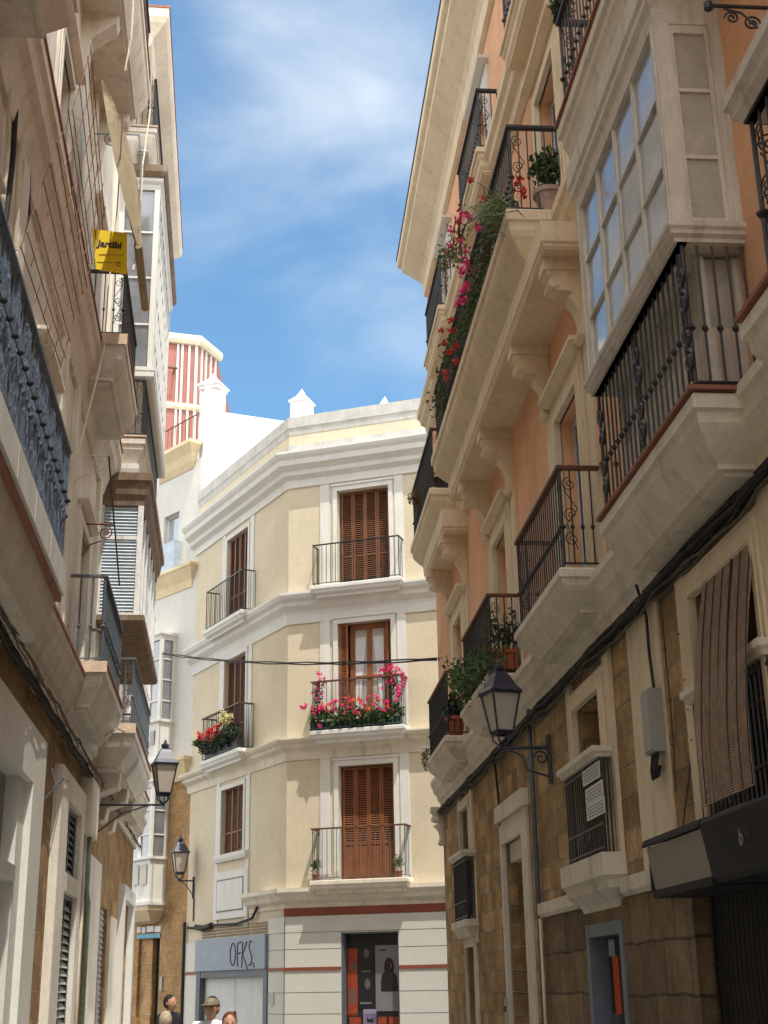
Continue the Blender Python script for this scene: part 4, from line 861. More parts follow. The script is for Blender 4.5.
mirador(F,1.2,3.2,4.15,7.9,.6,WB,white,rows=3,corb=ytrim,lower=1.35)
b=MB(); 
for (x,y) in ((1.3,9.0),(1.7,9.0)): b.box(F,x,x+.22,y,y+.42,.56,.575)
split_build(b,'bay_vent',glassd,WB); b=MB()
for x in (1.35,1.8,2.3): b.box(F,x,x+.3,4.75,5.35,.61,.62)
split_build(b,'bay_low_pane',glassg,WB)
b=MB(); b.box(F,1.4,2.6,0,3.2,-.3,-.26); b.build('door',mat('black_green_door',(.015,.02,.02),.4),WB); MB().box(F,1.95,2.6,0,3.2,-.25,-.1).build('door_side',ochw,WB)
e=empty('door_sign',F.P(2,3.3,0),'weathered house sign with white blocks over a blue strip above the dark doorway','sign')
b=MB()
for k,(x,w) in enumerate(((1.35,.3),(1.72,.38),(2.18,.2),(2.45,.2))): b.box(F,x,x+w,3.38+.02*(k%2),3.55+.02*(k%2),.0,.05)
split_build(b,'letter_block',signw,e); MB().box(F,1.35,2.65,3.22,3.34,.0,.04).build('blue_strip',p_blu,e)
b=MB(); b.box(F,1.15,1.27,1.7,2.1,0,.05); tag(b.build('doorbell_panel',boxm),'small pale bell plate right of the dark doorway in the stone wall','doorbell')
# ================================================================== PINK ROOFTOP HOUSE
PB=empty('pink_rooftop_house',(-9,52,0),'salmon pink upper storey with white stripes and ring ornaments above the pale house','building')
Q=[Vector((-13.5,48.6,0)),Vector((-7.6,50.4,0)),Vector((-7.0,51.9,0)),Vector((-7.1,58,0)),Vector((-13.5,58,0))]
z0,z1=0,27.0
b=MB()
for i in range(5): a,c=Q[i],Q[(i+1)%5]; b.q([a,c,c+Vector((0,0,z1)),a+Vector((0,0,z1))])
b.q([q+Vector((0,0,z1)) for q in Q]); b.build('wall',pinkm,PB)
d=(Q[1]-Q[0]); F1=Frame((Q[0].x,Q[0].y),math.degrees(math.atan2(d.x,d.y)),1); l1=d.length; d=(Q[2]-Q[1]); F2=Frame((Q[1].x,Q[1].y),math.degrees(math.atan2(d.x,d.y)),1); l2=d.length
b=MB()
for k,(a,w) in enumerate(((.02,.12),(.33,.09),(.62,.09),(.8,.09),(1.4,.1))): b.box(F1,l1-a-w,l1-a,16,26.95,0,.06)
for a,w in ((.2,.1),(.55,.1),(.95,.1),(1.35,.1)): b.box(F2,a,a+w,16,26.95,0,.06)
for h in (22.2,24.6): b.box(F1,l1-4.5,l1-1.5,h,h+.07,0,.05)
split_build(b,'white_stripe',white,PB)
b=MB()
for (x,y,R_o) in ((l1-2.1,25.4,.42),(l1-2.1,22.9,.62)):
    for rr in (R_o,R_o*.62): b.tube([F1.P(x+rr*math.cos(t*math.pi/14),y+rr*math.sin(t*math.pi/14),.03) for t in range(29)],.05,5)
b.build('ring_ornament',white,PB)
b=MB(); b.slab(F1,-.1,l1+.12,.2,[(0,27.35),(0,27.1),(.06,26.95)]); b.slab(F2,-.05,l2+.1,.2,[(0,27.35),(0,27.1),(.06,26.95)]); b.slab(F1,-.1,l1+.02,.14,[(0,24.25),(0,24.1),(.06,24.0)]); b.slab(F2,-.02,l2+.1,.14,[(0,24.25),(0,24.1),(.06,24.0)]); b.build('cornice',mat('cream_rim',(.72,.64,.47),.8),PB)
b=MB(); F3=Frame((-14,52.5),85,1); b.box(F3,0,6.2,26,28.35,-3,0); b.box(F3,-.1,6.3,28.35,28.5,-3.1,.1); b.build('stair_tower',mat('cream_rim',(.7,.6,.4)),PB)
b=MB(); b.tube([F1.P(l1-3.0,25.6,.5),F1.P(l1-.9,25.6,.5)],.05,6); b.tube([F1.P(l1-3,25.6,.5),F1.P(l1-3,25.6,0)],.04,6); b.tube([F1.P(l1-1,25.6,.5),F1.P(l1-1,25.6,0)],.04,6); b.build('awning_rail',rwood,PB)
b=MB()
for k in range(30): s=k*.22; b.tube([FW.P(s,19.0,.2),FW.P(s,19.9,.2)],.012,4)
b.box(FW,0,6.5,19.9,19.93,.18,.22); b.build('roof_railing',rust,PB if 0 else WB)
# ================================================================== LEFT HOUSES
F=FL
LA=empty('left_near_house',F.P(10,0,-4),'near beige house on the left with marble edged balconies and ochre stone below','building')
SA=22.9
lop=[(6.5,15.9,.9,4.1),(19.9,21.65,3.35,4.35),(19.9,21.7,-1,3.1)]
b=MB(); b.facade(F,-8,SA,0,5.2,lop,.3); b.body(F,-8,SA,0,5.2,7); b.build('lower_wall',ochl,LA)
u=[(9.6,10.8,5.95,8.6),(19.9,21.1,5.95,8.6),(14.6,15.8,6.5,8.8),(8.6,9.8,11.1,13.6),(19.2,20.4,11.1,13.6),(14.6,15.8,11.4,13.6)]
b=MB(); b.facade(F,-8,SA,5.2,17.6,u,.25); b.body(F,-8,SA,5.2,17.6,7); b.build('upper_wall',lst,LA)
for k,(a,c,h0,h1) in enumerate([p[:4] for p in u]):
    architrave(F,a,c,h0-.02,h1,.25,LA,lst2,crown=True); glazed(F,a,c,h0,h1,-.18,2,3,LA,white if k%2 else louv,glassd,solid=.25,name='french_window')
b=MB(); 
for a,c in ((16.6,17.1),(12.5,12.9),(22.2,22.6),(18.3,18.7)): b.box(F,a,c,5.6,17.5,-.01,.07)
split_build(b,'pilaster',lst2,LA)
b=MB(); b.slab(F,-8,23.2,.32,[(0,5.98),(0,5.9),(.03,5.86),(.06,5.72),(.12,5.64),(.15,5.5),(.2,5.45),(.24,5.2)],back=-.02); b.build('string_course',lsl,LA)
MB().slab(F,-8,23.2,.34,[(0,6.03),(0,5.985)],back=-.02).build('tile_edge',terr,LA)
b=MB(); b.slab(F,-8,23.2,.32,[(0,11.1),(0,10.95),(.05,10.88),(.08,10.7),(.16,10.6),(.22,10.4),(.27,10.2)],back=-.02); b.build('string_course',lst,LA)
MB().slab(F,-8,23.2,.34,[(0,11.15),(0,11.105)],back=-.02).build('tile_edge',terr,LA)
MB().slab(F,-8,21,.4,[(0,17.9),(0,17.7),(.1,17.5),(.3,17.3)],back=-.02).build('roof_cornice',lst,LA)
# cloth balcony with marble slab
b=MB(); b.slab(F,5.0,13.9,.6,[(0,6.08),(0,5.75),(.02,5.73)]); P1=b.build('balcony',marble,LA)
MB().slab(F,5.02,13.88,.575,[(0,5.73),(0,5.67)]).build('tile_edge',terr,P1)
b=MB(); b.slab(F,5.05,13.8,.52,[(0,5.67),(.03,5.45),(.1,5.32),(.14,5.2),(.2,5.15)]); b.build('slab_moulding',lsl,P1)
b=MB()
for k in range(7): x=5.9+k*1.12; b.box(F,x,x+.018,5.76,6.07,.585,.603)
b.build('marble_joint',lsl,P1)
railing(F,5.1,13.8,6.08,7.35,.56,P1,sp=.17,scroll=False,r=.011,m=irong)
b=MB(); 
for k in range(29):
    s=5.2+k*.3
    for (h,r) in ((6.72,.03),): b.lathe(F.P(s,h,.61),[(.004,-r),(r*1.1,-r*.3),(r*1.1,r*.3),(.004,r)],6)
b.tube([F.P(5.15,6.72,.6),F.P(13.75,6.72,.6)],.006,5); b.build('rail_knobs',iron,P1)
CLT=empty('balcony_cloth',F.P(9,6,.5),'dark blue crumpled cloth tied inside the near left balcony railing','cloth')
b=MB(); n=160
for face in range(1):
    for i in range(n):
        for j in range(10):
            def pp(i,j):
                s=5.13+8.65*i/n; h=6.1+1.22*j/10-(.07*abs(math.sin(i*.39)) if j==10 else 0); return (s,h,.565+.012*math.sin(i*.55+j*.3)+.008*math.sin(i*1.9+j)+.006*math.sin(j*2.2+i*.2))
            b.fq(F,(pp(i,j),pp(i+1,j),pp(i+1,j+1),pp(i,j+1)))
b.build('fabric',cloth,CLT)
# scroll balcony
PB2=balcony(F,18.95,22.3,.62,6.2,1.28,LA,lsl,th=.62,edge=terr,undercut=.26,sp=.17,rm=irong,hm=irong,scroll=False,r=.012)
MB().box(F,19.15,22.1,6.26,7.44,.50,.512).build('rail_screen',mat('blue_grey_mesh',(.10,.125,.15),.8,var=.4,scale=10,bump=.8,bscale=40),PB2)
b=MB()
for k in range(26): b.lathe(F.P(19.1+k*.118,6.8,.565),[(.004,-.02),(.02,0),(.004,.02)],6)
b.tube([F.P(19.05,6.8,.565),F.P(22.1,6.8,.565)],.005,5); b.build('rail_knobs',iron,PB2); MB().slab(F,18.98,22.27,.6,[(0,6.215),(0,6.201)]).build('tile_floor',tile,PB2)
for (s_,O_,h_,pp_) in ((18.95,.62,6.2,PB2),): MB().box(F,s_-.03,s_-.018,h_-.16,h_-.002,.0,O_+.018).build('end_tile',tile,pp_)
# upper balconies of near house
S1=balcony(F,18.6,21.3,.7,11.25,1.1,LA,lsl,th=.7,edge=terr,undercut=.24,sp=.14,scroll=True)
MB().box(F,18.57,18.582,11.07,11.248,0,.715).build('end_tile',tile,S1)
S2=balcony(F,4.0,10.7,.78,10.95,1.1,LA,lsl,th=.75,edge=terr,undercut=.32,sp=.14)
S3=balcony(F,13.5,19.3,.82,16.3,1.1,LA,lst,th=.8,edge=terr,undercut=.25,sp=.12)
b=MB()
for c in (13.9,16.6,19.0): MB().prism(F,[(0,14.4),(.08,14.5),(.15,15.0),(.5,15.3),(.55,15.5),(0,15.5)],c-.15,c+.15,'oh').build('console_bracket',lst,LA)
# ground floor left
b=MB(); sh=[(6.5,15.9,.9,4.05)]
b.facade(F,2,16.9,0,4.65,sh,.3,o=.14); b.box(F,16.9,16.905,0,4.65,0,.14); b.box(F,2,16.9,4.65,4.67,0,.14); SF=b.build('shopfront_surround',shopl,LA)
b=MB(); b.box(F,6.5,15.9,.9,4.05,-.14,-.1); b.build('shop_window',glassd,SF)
b=MB(); b.box(F,15.4,15.9,.9,4.05,-.1,.06); b.box(F,6.5,15.4,2.9,3.05,-.1,.1); b.build('shop_window_frame',shopl,SF)
b=MB(); b.facade(F,18.9,22.2,0,4.72,[(19.85,21.7,3.35,4.35),(19.85,21.75,-1,3.1)],.2,o=.12); b.box(F,18.895,18.9,0,4.72,0,.12); b.box(F,22.2,22.205,0,4.72,0,.12); b.box(F,18.9,22.2,4.72,4.73,0,.12); LP=b.build('shutter_surround',lst2,LA)
def louvers(F,a,c,h0,h1,o,m,step,parent,fr=.06):
    b=MB(); b.box(F,a,a+fr,h0,h1,o-.06,o); b.box(F,c-fr,c,h0,h1,o-.06,o); b.box(F,a+fr,c-fr,h1-fr,h1,o-.06,o-.002); b.box(F,a+fr,c-fr,h0,h0+fr,o-.06,o-.002); b.box(F,(a+c)/2-.03,(a+c)/2+.03,h0+fr,h1-fr,o-.06,o-.003); fr_=b.build('louvre_window',irong,parent)
    b=MB(); h=h0+fr
    while h<h1-fr-step*.5: b.fq(F,((a+fr,h,o-.005),(c-fr,h,o-.005),(c-fr,h+step*.75,o-.05),(a+fr,h+step*.75,o-.05))); h+=step
    b.build('louvre_slats',m,fr_); MB().box(F,a,c,h0,h1,o-.1,o-.07).build('dark_backing',dark,fr_)
louvers(F,19.85,21.7,3.35,4.35,.04,irong,.11,LA); louvers(F,19.85,21.75,.05,3.1,.04,mat('grey_white_slat',(.36,.37,.37),.5,var=.2),.115,LA)
BX=empty('wall_cabinet',F.P(23.2,4.1,0),'beige sheet metal cabinet high on the left wall above the green pipe','cabinet'); MB().box(F,22.35,23.6,4.15,5.05,.0,.2).build('cabinet_body',lst2,BX); MB().box(F,22.42,23.53,4.2,5.0,.2,.21).build('cabinet_door',lst2,BX)
GP=MB(); GP.tube([F.P(23.0,4.2,.12),F.P(23.0,3.3,.12),F.P(23.2,3.1,.14),F.P(23.2,.1,.14)],.05,10); tag(GP.build('drain_pipe',pgreen,smooth=True),'patchy green drain pipe below the beige cabinet on the left wall','pipe')
GP=MB(); GP.tube([F.P(22.6,4.2,.1),F.P(22.65,2,.1),F.P(22.65,.1,.1)],.03,8); tag(GP.build('conduit',creamw,smooth=True),'thin cream conduit just before the green drain pipe','pipe')
bundle(F,2,23.4,5.1,.10,10,.013,.022,'cable_bundle','thick tangled black cable bundle under the left house string course',cablem,spread=.07)
bundle(F,2,35.5,5.14,.2,4,.010,.03,'cable','dusty loose cables along the left house string course moulding',cableg,spread=.05)
b=MB(); b.tube([F.P(17.0,4.0,.14),F.P(17.0,4.25,.35),F.P(16.9,4.2,.42)],.012,6); b.tube([F.P(17.0,4.38,.2),F.P(17.0,4.1,.28)],.012,6); tag(b.build('hook_bracket',irong),'small grey metal hook bracket at the corner of the white shopfront','bracket')
# far left house
LB=empty('left_far_house',F.P(29,0,-4),'farther left house with white glazed bays, blue louvres and a brown weathered cornice','building')
SB=36.2
b=MB(); b.facade(F,SA,SB,0,5.2,[(27.4,28.9,-1,3.3),(32,35,-1,3.7)],.25); b.body(F,SA,SB,0,5.2,7); b.build('lower_wall',ochl,LB)
b=MB(); b.facade(F,SA,SB,5.2,19.3,[],.25); b.body(F,SA,SB,5.2,19.3,7); b.build('upper_wall',lst2,LB)
b=MB(); b.slab(F,SA+.25,SB+.3,.3,[(0,5.98),(0,5.88),(.05,5.8),(.1,5.6),(.2,5.5),(.24,5.2)],back=-.02); b.slab(F,SA+.25,SB+.3,.3,[(0,11.1),(0,10.95),(.1,10.7),(.2,10.4)],back=-.02); b.slab(F,SA+.25,SB+.3,.3,[(0,18.0),(0,17.9),(.1,17.7),(.2,17.5)],back=-.02); b.build('string_course',lsl,LB)
b=MB(); b.slab(F,SA-1,31.2,.9,[(0,20.15),(0,19.95),(.06,19.85),(.3,19.65),(.36,19.5),(.7,19.4),(.8,19.1)],back=-.02); b.build('roof_cornice',lst2,LB)
MB().slab(F,SA-1.02,31.22,.92,[(0,20.2),(0,20.153)],back=-.02).build('tile_edge',terr,LB)
# shutter bay
s0,s1=23.35,28.4; O=.75
bx=balcony(F,s0-.1,s1+.2,.78,6.1,1.15,LB,lsl,th=.7,edge=terr,undercut=.3,sp=.15,rm=irong)
MB().slab(F,s0-.07,s1+.17,.76,[(0,6.115),(0,6.101)]).build('tile_floor',tile,bx)
b=MB()
for c in (24.3,26.3,28.2):
    b=MB(); b.prism(F,[(0,4.75),(.1,4.8),(.14,5.0),(.4,5.1),(.5,5.25),(.5,5.42),(0,5.42)],c-.3,c+.3,'oh'); b.tube([F.P(c-.32,5.18,.42),F.P(c+.32,5.18,.42)],.07,10); b.build('console_bracket',lsl,LB)
b=MB(); b.slab(F,s0-.1,s1+.1,O+.1,[(0,8.05),(0,7.95),(.04,7.9)]); b.slab(F,s0-.14,s1+.14,O+.14,[(0,10.75),(0,10.6),(.05,10.55),(.08,10.35),(.13,10.25),(.14,10.15)]); CN=b.build('bay_cornice',brownc,LB)
b=MB()
for x in (s0,s1-.1): b.box(F,x,x+.1,8.05,10.2,O-.1,O); b.box(F,x,x+.1,8.05,10.2,0,.04)
for k in range(1,6): x=s0+(s1-s0)*k/6; b.box(F,x-.06,x+.06,8.05,10.2,O-.1,O-.001)
b.box(F,s0+.02,s0+.08,9.5,9.57,.04,O-.1); b.box(F,s0+.02,s0+.08,8.05,8.12,.04,O-.1); SBY=b.build('shutter_bay',peel,LB)
b=MB(); h=8.1
while h<10.15:
    b.fq(F,((s0+.03,h,.04),(s0+.03,h,O-.1),(s0+.07,h+.045,O-.1),(s0+.07,h+.045,.04)))
    for k in range(6): a=s0+(s1-s0)*k/6+.07; c=s0+(s1-s0)*(k+1)/6-.07; b.fq(F,((a,h,O-.04),(c,h,O-.04),(c,h+.052,O-.085),(a,h+.052,O-.085)))
    h+=.062
b.build('louvre_slats',louv,SBY); MB().box(F,s0+.09,s1-.1,8.06,10.2,.02,O-.1).build('bay_lining',louv,SBY)
MB().box(F,s0-.132,s0-.12,5.93,6.098,0,.795).build('end_tile',tile,bx)
# white panelled piece between bay and upper balcony
b=MB(); b.slab(F,s0+.05,s1,.62,[(0,11.0),(.0,10.9),(.03,10.76)]); b.build('bay_top_panel',white,LB)
bb=balcony(F,s0,s1+.3,.72,11.55,1.15,LB,lsl,th=.55,edge=tile,undercut=.2,sp=.13,scroll=True)
mirador(F,s0+.1,s1+.4,12.8,17.2,.78,LB,white,rows=4,lower=.12)
b=MB(); b.slab(F,s0-.05,s1+.5,.92,[(0,17.45),(0,17.3),(.06,17.2)]); b.build('bay_cornice',brownc,LB)
bt=balcony(F,s0,s1+.6,.66,18.4,1.15,LB,lsl,th=.5,edge=tile,undercut=.2,sp=.12,scroll=True)
mirador(F,30.0,33.0,12.8,17.2,.45,LB,white,rows=4,lower=.12); mirador(F,30.0,33.0,7.4,10.6,.45,LB,peel,rows=4,lower=.5)
balcony(F,30,33.4,.5,6.1,1.1,LB,lsl,th=.6,edge=terr,undercut=.3,sp=.15)
# ground of far house
b=MB(); 
for h in range(30): b.fq(F,((27.45,.11*h,-.05),(28.85,.11*h,-.05),(28.85,.11*h+.105,-.08),(27.45,.11*h+.105,-.08)))
b.box(F,27.4,28.9,0,3.3,-.16,-.1); b.build('roller_shutter',mat('pale_roller_metal',(.40,.43,.45),.45,var=.15,metal=.3),LB)
b=MB(); b.box(F,31.6,31.95,0,4.0,-.02,.16); b.box(F,35.05,35.4,0,4.0,-.02,.16); b.box(F,31.95,35.05,3.7,4.0,-.02,.158); b.build('white_door_frame',white,LB)
b=MB(); b.box(F,32,35,0,3.7,-.2,-.1); 
for x in (32.2,33.0,33.8,34.5): b.box(F,x,x+.3,0.2,3.6,-.1,-.06)
b.build('door',greyst,LB)
b=MB(); b.box(F,24.3,26.6,0,4.0,.0,.05); b.box(F,29.3,31,0,3.2,0,.05); split_build(b,'render_patch',lst2,LB)
# ---- loose things on the left
SG=empty('yellow_sign',F.P(17.9,11.4,.35),'yellow sign printed Jartibi hanging on the end rail of a left balcony','sign')
def sp_(x,y): # on the plane s=18.55 (across the street)
    r=ray(x,y); q=F.P(17.9,0,0); k=(q-EYE).dot(F.d)/r.dot(F.d); w=EYE+r*k; return w
c4=[sp_(92,229),sp_(127,233),sp_(127,274),sp_(96,269)]
b=MB(); b.q(c4); b.q([p-F.d*-.02 for p in c4][::-1])
for i in range(4): a,c=c4[i],c4[(i+1)%4]; b.q([a,c,c+F.d*.02,a+F.d*.02])
b.build('sign_board',yel,SG)
rt=(c4[1]-c4[0]).normalized(); upv=(c4[0]-c4[3]); upv=(upv-rt*upv.dot(rt)).normalized()
W_=(c4[1]-c4[0]).length
text('Jartibi',sp_(97.5,246)-F.d*.004,rt,upv,W_*.29,blackp,SG,bold=.006)
b=MB()
for (y,x0,x1) in ((254.5,99,124),(262,97,112),(262.5,115,120)): b.tube([sp_(x0,y)-F.d*.004,sp_(x1,y+.8)-F.d*.004],.005,4)
b.build('small_print',mat('ochre_print',(.35,.2,.01),.6,bump=0),SG)
text('C',sp_(116,266)-F.d*.004,rt,upv,W_*.2,blackp,SG,name='emblem')
e=empty('wall_cables',PF(F,20,150,.04),'black cables and pale conduits running down the near left wall behind the lattice','cables')
for pts,m_,r_ in ((((20,-5),(19,60),(12,170),(3,240)),cablem,.03),(((26,50),(21,130),(15,250)),creamw,.03),(((40,58),(31,90),(29,215),(24,232)),cablem,.016),(((10,60),(8,150),(0,230)),creamw,.025),(((33,95),(42,150),(48,215)),rust,.02)):
    b=MB(); b.tube([PF(F,x,y,.06) for x,y in pts],r_,7); b.build('conduit',m_,e)
# rusty lattice
LT=empty('rusty_lattice',F.P(14,7,.5),'rusty wire diamond lattice fixed above the cloth covered balcony','trellis')
b=MB()
def bil(q,u,v): 
    a=(q[0][0]*(1-u)+q[1][0]*u,q[0][1]*(1-u)+q[1][1]*u); c=(q[3][0]*(1-u)+q[2][0]*u,q[3][1]*(1-u)+q[2][1]*u); return (a[0]*(1-v)+c[0]*v,a[1]*(1-v)+c[1]*v)
def lat(q,o,nu,nv,b):
    Pq=[PF(F,x,y,o) for x,y in q]
    def pt(u,v): return (Pq[0].lerp(Pq[1],u)).lerp(Pq[3].lerp(Pq[2],u),v)
    for k in range(nu+1):
        u=k/nu+random.uniform(-.02,.02); b.tube([pt(u,random.uniform(-.06,.03)),pt(u+.01,.35)+F.n*.02,pt(u-.01,.7),pt(u,random.uniform(.95,1.06))],.0055,4)
    for k in range(nv+1):
        v=k/nv+random.uniform(-.02,.02); b.tube([pt(random.uniform(-.06,.03),v)+F.n*.012,pt(.5,v+.01)+F.n*.02,pt(random.uniform(.95,1.06),v)+F.n*.012],.0055,4)
lat([(91,52),(104,215),(60,372),(19,255)],.5,6,12,b)
b.build('wire',rust,LT)
# awning roll, brackets, ropes
AR=empty('rolled_awning',F.P(16.5,12,1),'folded olive beige awning hanging from a left upper balcony with its roller tube','awning')
b=MB(); n=14
A0,A1=PF(F,102,78,.35),PF(F,112,190,.35); B0,B1_=PF(F,136,243,.95),PF(F,142,246,.95)
T0=PF(F,103,82,.4); 
for i in range(n):
    for j in range(6):
        def pp(i,j):
            t=i/n; u=j/6; e=F.n*(.025*math.sin(u*14+t*2)); k=min(3,int(t*4)); f=t*4-k
            LP_=((101,80),(106,120),(113,160),(122,200),(135,243)); RP_=((104,80),(115,110),(128,145),(138,185),(142,243))
            g=lambda A:(A[k][0]*(1-f)+A[k+1][0]*f,A[k][1]*(1-f)+A[k+1][1]*f)
            return PF(F,*g(LP_),.38+.55*t).lerp(PF(F,*g(RP_),.40+.55*t),u)+e
        b.q([pp(i,j),pp(i+1,j),pp(i+1,j+1),pp(i,j+1)])
b.build('awning_cloth',awn,AR)
b=MB(); a,c=F.at(138,245,.95); b.tube([F.P(a,c,.95),F.P(a+1.9,c,.95)],.06,12); b.build('roller_tube',awn,AR)
b=MB(); b.tube([F.P(a,c,.95),PF(F,141,160,.7),PF(F,139,135,.6)],.012,5); b.tube([PF(F,139,135,.6),PF(F,95,134,.1)],.012,5); b.tube(spiral(F,F.at(112,140,.35)[0],F.at(112,140,.35)[1],.35,.16,1.6,1,0,'oh'),.01,5); b.build('awning_arm',irong,AR)
for k,(x0,x1,y,o1,lab) in enumerate(((72,110,455,.55,'iron scroll bracket with bar on the left wall just below the big sign balcony'),(84,118,524,.5,'small iron scroll bracket in front of the blue louvres'))):
    a,c=F.at(x0,y,0.02); e=empty('scroll_bracket',F.P(a,c,0),lab,'bracket')
    b=MB(); b.tube([F.P(a,c,.0),F.P(a,c,o1)],.012,5); b.tube(spiral(F,a,c-.14,o1*.72,.12,1.7,-1,math.pi/2,'oh'),.011,5); b.tube([F.P(a,c-.55,0),F.P(a,c-.35,o1*.25),F.P(a,c-.28,o1*.6)],.011,5); b.build('bracket_bar',rust if k else creamw,e)
    b=MB(); b.tube([F.P(a,c,o1),F.P(a+.9,c-.75,o1+.05)],.014,5); b.build('stay_rod',iron,e)
def rope(pts,o,r,lab,m=ropem):
    P=[PF(F,x,y,oo) for (x,y),oo in zip(pts,o)]; b=MB(); full=[]; 
    for a,c in zip(P,P[1:]):
        for t in range(4): full.append(a.lerp(c,t/4)+Vector([random.gauss(0,.004) for _ in range(3)]))
    full.append(P[-1]); b.tube(full,r,5); tag(b.build('rope',m),lab,'rope')
rope([(134,-5),(131,40),(125,70),(117,215),(108,290),(104,350),(78,455)],[1.0,1.0,.95,.44,.41,.38,.2],.012,'long white rope hanging down past the yellow sign on the left')
rope([(152,45),(150,110),(143,165),(141,200),(140,235),(133,270)],[.9,.9,.9,.9,.9,.9],.012,'shorter white rope hanging beside the rolled awning')
rope([(101,742),(110,732),(116,728),(128,732),(136,738)],[.3,.5,.6,.6,.7],.018,'white tied cord under the left balcony slab')
# left lamp hanging by far house
sw=25.2
best=None
for k in range(300):
    o_=.4+k*.01; d=F.P(sw,5,o_)-EYE; X=384+FOC*d.dot(RT)/d.dot(fw)
    if best is None or abs(X-163)<best[0]: best=(abs(X-163),o_)
oL=best[1]; ht=hat(F,sw,oL,765); hbm=hat(F,sw,oL,790); sz=(ht-hbm)/1.1*1.08
e=empty('street_lamp',F.P(sw,4.6,0),'pale topped lantern on a bracket at the left house, nearest the stone wall','street lamp','wall lanterns')
cc=F.P(sw,ht,oL); hb=ht-sz*1.62
lamp(e,cc,sz,[([F.P(sw,hb,.02),F.P(sw,hb,oL+.03)],.02),([F.P(sw,hb-.5,.03),F.P(sw,hb-.15,oL*.4),F.P(sw,hb,oL*.8)],.014),([F.P(sw,hb,oL),F.P(sw,hb+.12,oL+.1),F.P(sw,ht-sz*1.1,oL+.1)],.012)])
# overhead wire
b=MB(); A_=PF(FR,437,660,.05)-FR.n*0; A_=FR.P(25.9,hat(FR,25.9,.05,660),.05); B_=PF(FW,150,652,.1); n=30
for off in (0,.04):
    P=[A_.lerp(B_,t/n)+Vector((0,0,-.22*4*(t/n)*(1-t/n)+off+.01*math.sin(t*1.7+off*90))) for t in range(n+1)]; b.tube(P,.018,5)
tag(b.build('overhead_wire',cablem),'twisted overhead wire crossing the street in front of the corner house','cable')
